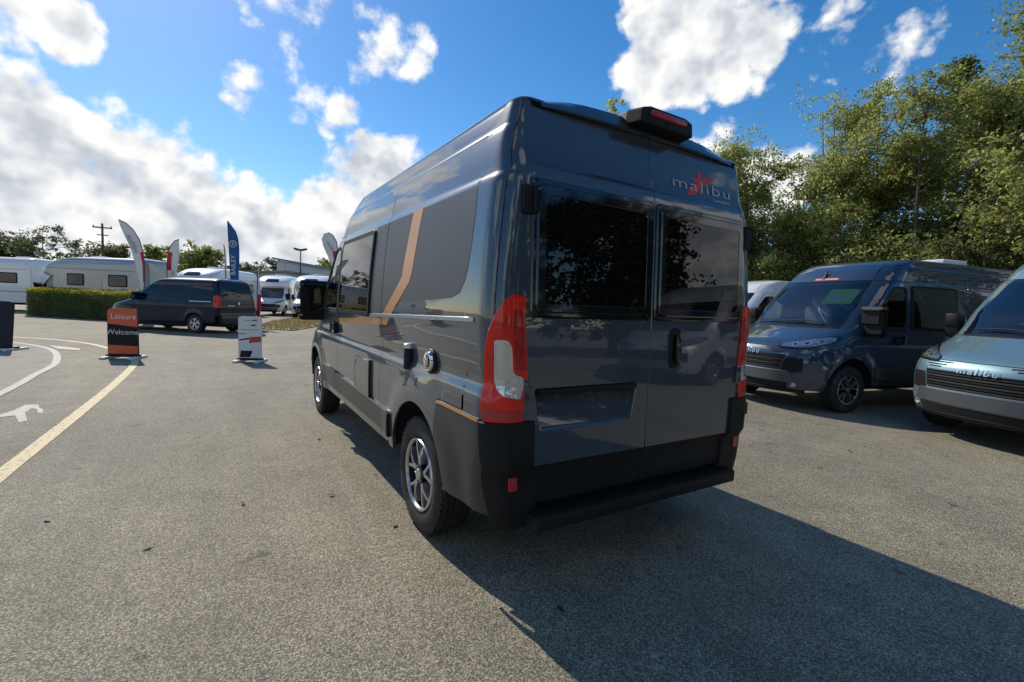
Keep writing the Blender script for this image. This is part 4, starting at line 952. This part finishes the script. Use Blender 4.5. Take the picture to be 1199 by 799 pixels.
build_motorhome(mh, 'paint_silver', 'paint_silver')
def place_mh(label, x, y, heading, body, cabp):
    r = copy_tree(mh, None, {'paint_silver': body}); r.location = (x, y, 0); r.rotation_euler = (0, 0, HEAD(heading)); tag(r, label, 'motorhome', 'motorhomes across the car park'); return r
place_mh('white coachbuilt motorhome at the far left edge beyond the hedge', -10.3, 35.6, -62, 'paint_white', 0)
place_mh('white motorhome with silver cab roof beyond the people carrier', -.6, 36.5, -150, 'paint_white', 0)
place_mh('white motorhome facing the verge, nearer the grey building corner', 3.2, 42.0, -160, 'paint_white', 0)
place_mh('white motorhome right behind the mirror of the near campervan', 5.3, 37.5, -158, 'paint_white', 0)

# ------------------------------------------------------------------ pavement signs
mat('sign_orange', (.62, .10, .035), .45); mat('sign_black', (.009, .010, .015), .5, spec=.2); mat('sign_white', (.62, .64, .66), .45); mat('sign_red', (.45, .035, .025), .45)
mat('sign_navy', (.010, .013, .028), .5, spec=.2); mat('sign_teal', (.01, .09, .15), .5, spec=.2); mat('foot_white', (.65, .65, .62), .6)
def board(T, w, h, zb, m, edge='sign_black'):
    q = rpoly([(-w/2,0),(w/2,0),(w/2,h),(-w/2,h)], [.02,.02,.06,.06]); Mx = Matrix.Translation((0,.0,zb)) @ Matrix.Rotation(R_(90),4,'X')
    b = MB(); b.prism(q, -.018, .018, Mx); return b.build('panel', m, T)
def sign_feet(T, w):
    for s in (-1, 1):
        b = MB(); b.box(s*(w/2-.02)-.05, s*(w/2-.02)+.05, -.26, .26, 0, .05, .012); b.build('foot', 'foot_white', T, 40)
    b = MB(); b.box(-w/2-.03, w/2+.03, -.05, .05, .035, .085, .01); b.build('base_bar', 'sign_black', T, 40)
def face(T, name, q, m, k=1):
    """flat print on the side looking to -y; k = layer"""
    Mx = Matrix.Rotation(R_(90),4,'X'); b = MB(); b.prism(q, .018, .018+.0012*k, Mx); return b.build(name, m, T)
FY = lambda k=2: -.018-.0012*k-.0006
YAW = R_(-32)
s1 = thing('pavement_sign', 'orange and black pavement sign reading Welcome at the end of the yellow line', 'sign', (-3.70, 10.66, 0), R_(-22), 'pavement signs')
p = board(s1, .56, .95, .08, 'sign_black'); sign_feet(s1, .56)
def at(q): return [(x, z) for x, z in q]
face(p, 'printed_panel', rpoly([(-.272,.72),(.272,.66),(.272,1.022),(-.272,1.022)], [0,0,.06,.06]), 'sign_orange')
face(p, 'printed_panel', [(-.272,.10),(.272,.10),(.272,.26),(-.272,.28)], 'sign_orange')
put_text('printed_lettering', 'Leisure', .16, Matrix.Translation((.02, FY(), .865)) @ Matrix.Rotation(R_(90),4,'X'), 'sign_white', p)
put_text('printed_lettering', 'Welcome', .15, Matrix.Translation((0, FY(), .545)) @ Matrix.Rotation(R_(90),4,'X'), 'sign_white', p)
s2 = thing('pavement_sign', 'white pavement sign with red bar and black slashes beside the people carrier', 'sign', (-1.46, 9.54, 0), R_(-24), 'pavement signs')
p = board(s2, .46, .88, .08, 'sign_white'); sign_feet(s2, .46)
for q, m_ in (([(-.02,.40),(.222,.43),(.222,.55),(.0,.53)], 'sign_red'), ([(-.222,.45),(-.02,.48),(.0,.52),(-.222,.475)], 'sign_black'), ([(-.2,.10),(.0,.10),(.06,.24),(-.18,.24)], 'sign_black'),
              ([(.02,.76),(.12,.775),(.14,.80),(.03,.79)], 'sign_black'), ([(.0,.865),(.14,.88),(.16,.91),(.06,.89)], 'sign_black'), ([(-.10,.865),(.0,.872),(.0,.882),(-.1,.875)], 'sign_black'),
              ([(-.20,.675),(.18,.680),(.18,.690),(-.20,.685)], 'skirt_grey'), ([(-.22,.585),(-.06,.600),(-.06,.612),(-.22,.60)], 'skirt_grey')): face(p, 'printed_panel', q, m_)
s3 = thing('pavement_sign', 'dark blue tapering pavement sign at the left edge', 'sign', (-6.02, 12.80, 0), R_(-30), 'pavement signs')
Mx = Matrix.Translation((-.10,0,.05)) @ Matrix.Rotation(R_(90),4,'X'); b = MB(); b.prism(rpoly([(-.33,0),(.25,0),(.34,1.02),(-.42,1.02)], [.02,.02,.07,.07]), -.02, .02, Mx); p = b.build('panel', 'sign_navy', s3)
sign_feet(s3, .5)
face(p, 'printed_panel', [(-.40,.16),(.14,.16),(.18,.66),(-.40,.60)], 'sign_teal'); face(p, 'printed_panel', [(-.42,.78),(.21,.80),(.215,.85),(-.42,.83)], 'foot_white')
face(p, 'printed_panel', [(-.42,.92),(.10,.94),(.10,.97),(-.42,.95)], 'foot_white')
s4 = thing('pavement_sign', 'orange topped sign behind the dark blue one at the left edge', 'sign', (-7.05, 14.9, 0), R_(-30), 'pavement signs')
p = board(s4, .60, 1.35, .08, 'sign_orange'); sign_feet(s4, .6)
face(p, 'printed_panel', [(.06,1.12),(.22,1.14),(.22,1.28),(.06,1.26)], 'sticker_pink')

# ------------------------------------------------------------------ flags
mat('flag_white', (.74, .73, .72), .8); mat('flag_red', (.60, .03, .045), .8); mat('flag_blue', (.02, .10, .30), .8); mat('flag_grey', (.22, .20, .21), .8); mat('pole_dark', (.03,.03,.035), .5)
def flag(label, loc, pole, free, red, cloth='flag_white', rz=YAW, text=None):
    """pole and free edge: lists of (x, z) of equal length from bottom to tip; red: (u0,u1,v0,v1) share along the flag"""
    T = thing('feather_flag', label, 'flag', loc, rz, 'feather flags')
    n = len(pole); K = 6
    def pt(i, u):
        x = pole[i][0]*(1-u)+free[i][0]*u; z = pole[i][1]*(1-u)+free[i][1]*u; return (x, .05*math.sin(z*3.1+u*4)*u, z)
    def cloth_part(name, i0, i1, u0, u1, m, par, off=0.):
        vs = []; fs = []
        for i in range(i0, i1+1):
            for k in range(K+1):
                q = pt(i, u0+(u1-u0)*k/K); vs.append((q[0], q[1]-off, q[2]))
        for i in range(i1-i0):
            for k in range(K): a = i*(K+1)+k; fs.append((a, a+1, a+K+2, a+K+1))
        o = obj(name, pydata(name, vs, fs, 0), m, par); so = o.modifiers.new('cloth', 'SOLIDIFY'); so.thickness = .006; so.offset = 0; return o
    c_ = cloth_part('cloth', 0, n-1, 0, 1, cloth, T)
    for i0, i1, u0, u1, m in red: cloth_part('printed_panel', i0, i1, u0, u1, m, c_, .006); cloth_part('printed_panel', i0, i1, u0, u1, m, c_, -.006)
    b = MB(); b.tube([(pole[0][0], 0, .05)]+[(x, 0, z) for x, z in pole], .018, 8); b.build('pole', 'pole_dark', T, 40)
    b = MB(); b.lathe([(0,.0),(.0,.30),(.05,.30),(.06,.05),(.25,.04),(.25,0)], axis='z', n=16, o=(pole[0][0],0,0)); b.build('base', 'pole_dark', T, 40)
    if text:
        t, size, x, z, rot, m = text
        put_text('printed_lettering', t, size, Matrix.Translation((x, -.075, z)) @ Matrix.Rotation(R_(90),4,'X') @ Matrix.Rotation(R_(rot),4,'Z'), m, c_)
    return T
flag('tall white feather flag leaning left with red lower edge behind the people carrier', (-4.97, 25.9, 0), [(0,1.1),(.06,1.8),(.08,2.6),(.02,3.2),(-.14,3.75),(-.42,4.2),(-.74,4.48),(-1.06,4.62)], [(-.25,1.15),(-.20,1.8),(-.34,2.6),(-.52,3.1),(-.68,3.55),(-.83,3.98),(-.97,4.32),(-1.08,4.64)], [(1,3,0,.24,'flag_red')], text=('malibu', .34, -.42, 3.55, -62, 'flag_grey'))
flag('shorter white feather flag with a red upper band beside the tall white one', (-4.2, 27.8, 0), [(0,1.0),(.0,1.8),(-.02,2.5),(.0,3.0),(.06,3.4),(.20,3.75),(.40,3.98),(.62,4.06)], [(.42,1.0),(.46,1.8),(.52,2.5),(.56,3.0),(.59,3.4),(.61,3.7),(.63,3.95),(.64,4.06)], [(2,4,0,.42,'flag_red')], text=('sun', .22, .30, 2.35, 80, 'flag_red'))
fb_ = flag('tall blue feather flag with a round emblem above the people carrier', (-1.45, 23.7, 0), [(-.02,.9),(-.06,1.6),(-.10,2.3),(-.13,2.9),(-.16,3.5),(-.19,4.0),(-.21,4.4),(-.23,4.76)], [(.26,.9),(.30,1.6),(.30,2.3),(.30,2.9),(.29,3.5),(.28,3.95),(.18,4.3),(-.20,4.76)], [], 'flag_blue', text=('BAILEY', .30, .08, 2.75, 90, 'flag_white'))
for r0 in (.15,):
    b = MB(); pts = [(.06+r0*math.cos(a), -.075, 3.72+r0*math.sin(a)) for a in [2*math.pi*k/20 for k in range(21)]]; b.tube(pts, .016, 6, False); b.build('printed_emblem', 'flag_white', [c_ for c_ in fb_.children if c_.name.startswith('cloth')][0])
put_text('printed_lettering', 'B', .22, Matrix.Translation((.06,-.075,3.72)) @ Matrix.Rotation(R_(90),4,'X'), 'flag_white', [c_ for c_ in fb_.children if c_.name.startswith('cloth')][0])
flag('slim pale flag seen almost edge on just left of the blue one', (-1.72, 26.2, 0), [(0,1.2),(.02,2.0),(.0,2.8),(-.03,3.4),(-.06,3.9)], [(.08,1.2),(.10,2.0),(.08,2.8),(.03,3.4),(-.05,3.9)], [(0,1,0,1,'flag_grey')])
flag('narrow white flag with red band edge on behind the people carrier tail', (-.62, 20.9, 0), [(0,.55),(.0,1.0),(.0,1.45),(.0,1.9),(.0,2.40)], [(.13,.55),(.14,1.0),(.14,1.45),(.12,1.9),(.06,2.40)], [(0,2,0,1,'flag_red')])
flag('white teardrop flag with red corner beside the near campervan mirror', (2.55, 21.2, 0), [(.10,1.6),(.12,2.5),(.15,3.1),(.14,3.6),(.08,4.0),(-.10,4.30),(-.32,4.42)], [(.06,1.6),(-.02,2.5),(-.22,3.1),(-.42,3.5),(-.55,3.8),(-.60,4.1),(-.50,4.35)], [(1,3,.0,.45,'flag_red')], text=('malibu', .24, -.16, 3.75, -55, 'flag_grey'))

# ------------------------------------------------------------------ buildings and poles
mat('wall_render', (.55, .55, .54), .85, noise=(1.2, .08)); mat('roof_sheet', (.22, .23, .24), .6, noise=(3., .1)); mat('timber_pole', (.10, .075, .055), .9); mat('steel_grey', (.35, .36, .37), .5, .6)
def shed(name, label, x, y, rz, w, d, hl, hr, wins, ribs):
    T = thing(name, label, 'building', (x, y, 0), rz, None)
    b = MB(); b.prism([(0,0),(w,0),(w,hr),(0,hl)], -d, 0, Matrix.Rotation(R_(90),4,'X')); b.build('wall', 'wall_render', T)
    s = (hr-hl)/w; b = MB(); b.prism([(-.4,hl-.4*s+.02),(w+.4,hr+.4*s+.02),(w+.4,hr+.4*s+.24),(-.4,hl-.4*s+.24)], -d-.4, .4, Matrix.Rotation(R_(90),4,'X')); r = b.build('roof', 'roof_sheet', T)
    for wx, wz, ww, wh in wins:
        b = MB(); b.box(wx, wx+ww, -.05, .03, wz, wz+wh, .01); f = b.build('window', 'steel_grey', T); b = MB(); b.box(wx+.06, wx+ww-.06, -.062, -.045, wz+.06, wz+wh-.06); b.build('pane', 'tinted_pane', f)
    for k in range(ribs):
        xx = w*(k+.5)/ribs; b = MB(); zt = hl+s*xx; b.box(xx-.06, xx+.06, -.05, .01, .2, zt-.05); b.build('cladding_rib', 'wall_render', T)
    return T
shed('workshop_building', 'pale grey workshop with a sloping roof beyond the parked motorhomes', 4.3, 65, R_(-32), 9.5, 9, 5.95, 4.6, [(1.0,3.2,1.2,1.0),(4.0,3.0,1.2,1.0)], 5)
shed('long_shed', 'long low grey shed beyond the blue flag', -3.5, 63.5, R_(-32), 9.5, 7, 3.7, 4.1, [(2,1.6,1.5,1.0)], 6)
T = thing('utility_pole', 'wooden utility pole with a cross arm above the far trees', 'pole', (-14.3, 76.5, 0))
b = MB(); b.tube([(0,0,0),(0,0,9.6)], [.16,.11], 10); b.build('post', 'timber_pole', T, 40)
b = MB(); b.box(-.95, .95, -.06, .06, 9.0, 9.16); b.build('cross_arm', 'timber_pole', T)
b = MB(); b.box(-.55, .55, -.06, .06, 8.1, 8.22); b.build('cross_arm', 'timber_pole', T)
for x in (-.85, 0, .85):
    b = MB(); b.lathe([(9.16,.05),(9.2,.07),(9.3,.07),(9.36,.03)], axis='z', n=10, o=(x,0,0)); b.build('insulator', 'steel_grey', T)
T = thing('lamp_mast', 'twin headed floodlight mast over the white motorhomes', 'lamp', (4.6, 47.0, 0), R_(-32))
b = MB(); b.tube([(0,0,0),(0,0,5.8)], [.07,.05], 8); b.build('post', 'pole_dark', T, 40)
for s in (-1, 1):
    b = MB(); b.box(s*.02, s*.58, -.16, .16, -.06, .10, .02, Matrix.Translation((0,0,5.78)) @ Matrix.Rotation(R_(-12*s),4,'Y')); b.build('lamp_head', 'pole_dark', T)
# ------------------------------------------------------------------ plants
def leaf_mat(name, c1, c2, trans=.35):
    m = bpy.data.materials.new(name); m.use_nodes = True; nt = m.node_tree; N = nt.nodes; Lk = nt.links; N.clear()
    out = N.new('ShaderNodeOutputMaterial'); g = N.new('ShaderNodeNewGeometry'); cr = N.new('ShaderNodeValToRGB'); Lk.new(g.outputs['Random Per Island'], cr.inputs[0])
    e = cr.color_ramp.elements; e[0].color = (*c1, 1); e[1].color = (*c2, 1)
    d = N.new('ShaderNodeBsdfPrincipled'); d.inputs['Roughness'].default_value = .55; d.inputs['Specular IOR Level'].default_value = .3; t = N.new('ShaderNodeBsdfTranslucent'); mx = N.new('ShaderNodeMixShader'); mx.inputs[0].default_value = trans
    hs = N.new('ShaderNodeHueSaturation'); hs.inputs['Value'].default_value = 1.5; hs.inputs['Saturation'].default_value = 1.1; Lk.new(cr.outputs[0], hs.inputs['Color'])
    Lk.new(cr.outputs[0], d.inputs['Base Color']); Lk.new(hs.outputs[0], t.inputs[0]); Lk.new(d.outputs[0], mx.inputs[1]); Lk.new(t.outputs[0], mx.inputs[2]); Lk.new(mx.outputs[0], out.inputs[0])
    MATS[name] = m
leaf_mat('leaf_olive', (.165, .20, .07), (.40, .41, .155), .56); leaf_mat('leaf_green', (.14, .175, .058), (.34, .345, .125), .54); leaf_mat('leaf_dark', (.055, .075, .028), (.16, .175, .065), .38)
leaf_mat('leaf_deep', (.014, .022, .010), (.045, .055, .020), .2)
leaf_mat('leaf_hedge', (.080, .118, .042), (.19, .235, .085), .35); leaf_mat('leaf_backlit', (.24, .22, .03), (.50, .42, .06), .5); leaf_mat('leaf_far', (.075, .095, .045), (.17, .175, .08), .35)  # the yellow hedge leaf has backlight put into its colour
mat('bark', (.085, .07, .055), .95, noise=(9., .35), bump=(30., 1.))
mat('bark_pale', (.20, .18, .145), .9, noise=(9., .35), bump=(30., .8))
def leaves_mesh(name, cen, rad, size, seed, up=.3):
    """cen (n,3) leaf centres; one bent quad (two triangles) each"""
    r = np.random.RandomState(seed); n = len(cen)
    nrm = r.normal(size=(n,3)); nrm[:,2] = np.abs(nrm[:,2])+up; nrm /= np.linalg.norm(nrm, axis=1)[:,None]
    a = r.normal(size=(n,3)); a -= nrm*(a*nrm).sum(1)[:,None]; a /= np.linalg.norm(a, axis=1)[:,None]; b = np.cross(nrm, a)
    s = size*(.6+.8*r.rand(n))[:,None]; w = s*.55
    v = np.stack([cen-a*s*.5, cen+b*w*.5+nrm*s*.06, cen+a*s*.5, cen-b*w*.5+nrm*s*.06], 1).reshape(-1,3)
    me = bpy.data.meshes.new(name); me.vertices.add(4*n); me.vertices.foreach_set('co', v.astype(np.float32).ravel())
    me.loops.add(4*n); me.loops.foreach_set('vertex_index', np.arange(4*n, dtype=np.int32)); me.polygons.add(n)
    me.polygons.foreach_set('loop_start', np.arange(0, 4*n, 4, dtype=np.int32)); me.polygons.foreach_set('loop_total', np.full(n, 4, dtype=np.int32))
    me.update(calc_edges=True); return me
def tree(label, loc, h, rx, base, n_leaf, leaf, lm, seed, bark='bark', limbs=14, trunk=.16, stems=1, dens=.38, name='tree', group=None, ry=None):
    T = thing(name, label, 'tree', loc, 0, group); rnd = random.Random(seed); r = np.random.RandomState(seed); ry = ry or rx
    tb = MB(); tips = []
    for s in range(stems):
        ox = (rnd.random()-.5)*rx*.7 if stems > 1 else 0; oy = (rnd.random()-.5)*ry*.7 if stems > 1 else 0
        pts = []; x, y = ox*.35, oy*.35
        H = h*(.90 if s == 0 else .62+.28*rnd.random())
        for k in range(8):
            t = k/7; x += (rnd.random()-.5)*.12*h/8+ox*.65/7; y += (rnd.random()-.5)*.12*h/8+oy*.65/7; pts.append(Vector((x, y, H*t)))
        tr = trunk*(1 if stems == 1 else .6+.3*rnd.random()); tb.tube(pts, [max(.012, tr*(1-.93*k/7)) for k in range(8)], 8)
        tips.append((pts[-1], .55))
        for l in range(max(4, limbs//stems)):
            t = (base/h*.8)+(1-base/h*.8)*(.04+.90*rnd.random()); i = min(6, int(t*7)); p0 = pts[i].lerp(pts[i+1], t*7-i)
            az = rnd.random()*6.283; f = math.sin(min(1., max(.18, (1-t)*1.9))*math.pi/2)
            reach = (.55+.45*rnd.random())*f; d = Vector((math.cos(az)*rx*reach, math.sin(az)*ry*reach, h*(.05+.20*rnd.random())*(1-t*.45)))
            mid = p0+d*.5+Vector((rnd.random()-.5, rnd.random()-.5, rnd.random()*.6))*.10*h*.3; end = p0+d; end.z = min(end.z, h*.985)
            r0 = tr*(1-.85*t)*.55+.012; tb.tube([p0, mid, end], [r0, r0*.6, .010], 5); tips.append((end, .5)); tips.append((mid, .42))
            for q in range(4):
                u = .3+.65*rnd.random(); a = p0.lerp(end, u); e = a+Vector((rnd.random()-.5, rnd.random()-.5, (rnd.random()-.25)*.8))*rx*.62; e.z = min(max(e.z, base*.7), h)
                tb.tube([a, a.lerp(e, .5)+Vector((0,0,.04*rx)), e], [.018*h/8, .012*h/8, .005], 4, False); tips.append((e, .45)); tips.append((a.lerp(e, .6), .35))
    tb.build('trunk', bark, T, 60)
    # leaf clumps around every tip, uneven in size and density
    C_ = []; wts = []
    for p, s in tips: C_.append(p); wts.append((s*(.35+1.3*rnd.random()))**2)
    wts = np.array(wts)/sum(wts); cnt = r.multinomial(n_leaf, wts); cen = []
    for (p, s), n in zip(tips, cnt):
        if n == 0: continue
        rr = rx*dens*(.55+.75*rnd.random())*s*2; g = r.normal(size=(n,3)); g /= np.linalg.norm(g, axis=1)[:,None]; g *= (r.rand(n)**.55)[:,None]
        # small sprays inside the clump
        k = max(1, n//22); sub = g[:k]; idx = r.randint(0, k, n); g = sub[idx]*.95+r.normal(size=(n,3))*.13
        cen.append(np.array(p)[None,:]+g*np.array([rr, rr, rr*.72]))
    cen = np.concatenate(cen); cen[:,2] = np.maximum(cen[:,2], .25)
    obj('crown', leaves_mesh('crown', cen, 1, leaf, seed), lm, T); return T
G1 = 'trees behind the parked campers'
tree('olive green bushy tree nearest the blue campervan windscreen', (16.9, 10.7, 0), 9.4, 2.8, .6, 44000, .105, 'leaf_olive', 11, limbs=16, stems=3, group=G1)
tree('pale stemmed open tree left of the parked campers, its top against the cloud', (16.2, 12.3, 0), 9.4, 2.9, .6, 44000, .11, 'leaf_olive', 12, 'bark_pale', limbs=16, stems=3, group=G1)
tree('tall thin topped tree rising highest above the blue campervan', (18.2, 7.2, 0), 10.4, 3.0, .5, 42000, .10, 'leaf_olive', 13, 'bark_pale', limbs=18, stems=3, group=G1)
tree('dense green tree between the blue and the teal campervan', (17.5, 4.0, 0), 8.6, 2.8, .4, 44000, .10, 'leaf_green', 14, limbs=18, stems=3, group=G1)
tree('broad yellowish tree at the right edge behind the teal campervan', (17.6, 1.2, 0), 8.4, 3.0, .4, 46000, .10, 'leaf_olive', 15, 'bark_pale', limbs=18, stems=3, group=G1)
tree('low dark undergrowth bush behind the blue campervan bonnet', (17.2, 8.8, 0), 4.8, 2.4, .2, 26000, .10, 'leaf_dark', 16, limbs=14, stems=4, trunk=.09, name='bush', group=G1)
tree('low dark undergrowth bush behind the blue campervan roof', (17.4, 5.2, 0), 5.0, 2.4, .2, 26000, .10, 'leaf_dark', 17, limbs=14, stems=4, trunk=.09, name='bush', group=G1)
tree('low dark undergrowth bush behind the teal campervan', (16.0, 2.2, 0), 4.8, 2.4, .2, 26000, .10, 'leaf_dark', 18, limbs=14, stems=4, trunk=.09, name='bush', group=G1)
tree('tall tree whose tip shows over the near campervan roof', (16.1, 17.5, 0), 12.6, 2.6, 2., 12000, .14, 'leaf_olive', 19, limbs=16, group=G1)
for lb, x, y, sd in (('dense mid green bush filling the belt behind the blue campervan', 19.2, 8.4, 81), ('dense mid green bush filling the belt left of the pines', 19.8, 5.2, 82), ('dense mid green bush filling the belt beside the near campervan edge', 18.2, 11.4, 83), ('dense mid green bush filling the belt under the tall conifer', 20.0, 2.6, 84)):
    tree(lb, (x, y, 0), 7.6, 2.9, .2, 30000, .13, 'leaf_green', sd, limbs=16, stems=4, trunk=.1, name='bush', group=G1)
def conifer(label, loc, h, r0, n, leaf, seed, lm='leaf_dark', base=1.5):
    T = thing('conifer', label, 'tree', loc, 0, G1); rnd = random.Random(seed); rs = np.random.RandomState(seed)
    tb = MB(); tb.tube([(0,0,0),(.1,0,h*.5),(0,.1,h)], [.22,.13,.02], 8); cen = []
    k = 0; z = base
    while z < h*.98:
        rr = r0*(1-z/h)**.75+.15
        for q in range(5):
            az = rnd.random()*6.28; L = rr*(.6+.5*rnd.random()); e = Vector((math.cos(az)*L, math.sin(az)*L, z+L*.15)); tb.tube([(0,0,z), e], [.035,.008], 4, False)
            m_ = int(n/ (h-base) *.42/5); t = rs.rand(m_)**.7; p = np.array([[0,0,z]])*(1-t)[:,None]+np.array(e)[None,:]*t[:,None]
            cen.append(p+rs.normal(size=(m_,3))*np.array([.16,.16,.11])*(.6+t)[:,None]); 
        z += .42
    tb.build('trunk', 'bark', T, 60); obj('crown', leaves_mesh('crown', np.concatenate(cen), 1, leaf, seed), lm, T); return T
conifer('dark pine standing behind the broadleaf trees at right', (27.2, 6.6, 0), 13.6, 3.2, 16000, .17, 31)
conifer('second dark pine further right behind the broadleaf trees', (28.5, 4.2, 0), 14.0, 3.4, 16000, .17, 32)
conifer('tall conifer at the top right corner reaching out of the picture', (18.6, 2.3, 0), 14.5, 2.3, 26000, .10, 33, 'leaf_green', 3.0)
G2 = 'trees along the far horizon'
for lb, x, y, h, rx, sd, lm in (('far tree at the left edge above the white motorhome', -29, 97, 8.2, 5.0, 41, 'leaf_far'), ('broad far tree left of the utility pole', -23.5, 93, 10.0, 6.0, 42, 'leaf_far'), ('small far tree just right of the utility pole', -15.5, 95, 7.6, 5.0, 43, 'leaf_far'),
     ('dark far tree between the two white feather flags', -8.4, 72.8, 7.0, 2.6, 44, 'leaf_green'), ('round dark tree left of the blue flag', -3.4, 58, 5.9, 3.6, 45, 'leaf_green'), ('far low tree right of the blue flag', 2.2, 90, 6.2, 4.6, 46, 'leaf_far'), ('far tree left of the grey workshop', 6.5, 86, 6.8, 4.0, 47, 'leaf_far'),
     ('far tree behind the workshop roof beside the teardrop flag', 13.5, 84, 8.2, 4.0, 48, 'leaf_green'), ('far tree beyond the silver motorhome roof', -19.0, 99, 7.6, 5.0, 49, 'leaf_far'), ('far bushy tree low on the left skyline', -26.5, 99, 8.6, 5.0, 50, 'leaf_far')):
    tree(lb, (x, y, 0), h, rx, .8, 7000, .34, lm, sd, limbs=12, trunk=.2, group=G2, dens=.42)
for lb, x, y, h, rx, sd in (('unseen olive tree outside the right edge, added to darken reflections', 18.0, -2.4, 8.2, 2.8, 71), ('unseen olive tree further right, added to darken reflections', 18.2, -6.2, 8.0, 2.8, 72)):  # out of view, added to darken reflections in the blue campervan's side
    tree(lb, (x, y, 0), h, rx, .3, 24000, .15, 'leaf_green', sd, limbs=16, stems=3, group=G1)
# trees behind the viewer, seen in the rear windows
G3 = 'trees behind the viewer'
for lb, x, y, h, rx, sd in (('leafy tree behind the viewer mirrored in the left rear window', 7.5, -13.5, 9.0, 3.4, 61), ('dark tree behind the viewer mirrored beside the rear window frame', 11.5, -12.5, 8.6, 3.2, 62), ('tree behind the viewer mirrored left in the rear window', 3.5, -15.0, 9.6, 3.6, 63),
     ('spreading tree behind the viewer mirrored in the paint', -2, -17, 9.5, 3.6, 64), ('tree behind the viewer left of the others', -8, -16, 9.0, 3.6, 65), ('tree behind the viewer at the end of the row', 14.5, -13.6, 5.2, 2.6, 66)):
    tree(lb, (x, y, 0), h, rx, .3, 24000, .22, 'leaf_deep', sd, limbs=16, trunk=.2, group=G3, stems=3, dens=.46)
# ------------------------------------------------------------------ clipped hedge
def hedge():
    T = thing('hedge', 'long clipped box hedge with backlit yellow painted into its top leaves beside the people carrier', 'hedge', (-10.0, 29.9, 0), math.atan2(23.4-29.9, -3.6+10.0))
    L = 9.0; D = 1.5; H = 1.30; r = np.random.RandomState(3); n = 42000
    b = MB(); b.box(.18, L-.15, .15, D-.15, 0, H-.16, .15); b.build('core', 'bark', T)
    # points on the faces, pushed in and out
    u = r.rand(n); k = r.choice(4, n, p=[.5,.32,.09,.09]); p = np.zeros((n,3)); p[:,0] = r.rand(n)*L; p[:,1] = r.rand(n)*D; p[:,2] = .06+r.rand(n)*(H-.06)
    p[k==0,1] = 0; p[k==1,2] = H; p[k==2,0] = 0; p[k==3,0] = L
    # round the ends and the edges
    e = np.minimum(1, p[:,0]/.5); sh = (1-np.sqrt(np.clip(1-(1-e)**2, 0, 1)))*.45; p[:,1] = D/2+(p[:,1]-D/2)*(1-sh)
    bul = np.array([mnoise.noise(Vector((q[0]*1.3, q[1]*1.3, q[2]*1.8))) for q in p]); off = bul*.09
    c_ = np.array([L/2, D/2, H*.45]); d = p-c_; d[:,0] *= .15; d /= np.linalg.norm(d, axis=1)[:,None]; p += d*off[:,None]+r.normal(size=(n,3))*.035; p[:,2] = np.maximum(p[:,2], .04)
    lit_top = ((k == 1) | (p[:,2] > H-.16)) & (r.rand(n) < .85)  # top leaves get a yellow that paints in sun shining through them
    obj('foliage', leaves_mesh('foliage', p[~lit_top], 1, .065, 8, .1), 'leaf_hedge', T); obj('backlit_top', leaves_mesh('backlit_top', p[lit_top], 1, .06, 9, .6), 'leaf_backlit', T)
hedge()

def fallen_leaves():
    r = np.random.RandomState(77); n = 70; c_ = np.stack([r.uniform(-3.2, 4.5, n), r.uniform(-1.2, 9, n), np.full(n, .012)], 1)
    me = leaves_mesh('fallen_leaves', c_, 1, .05, 5, 6.0); o = obj('fallen_leaves', me, 'leaf_litter'); tag(o, 'a few small brown leaves and grit on the tarmac', 'leaves', kind='stuff')
leaf_mat('leaf_litter', (.035, .025, .012), (.13, .09, .035), .1)
fallen_leaves()
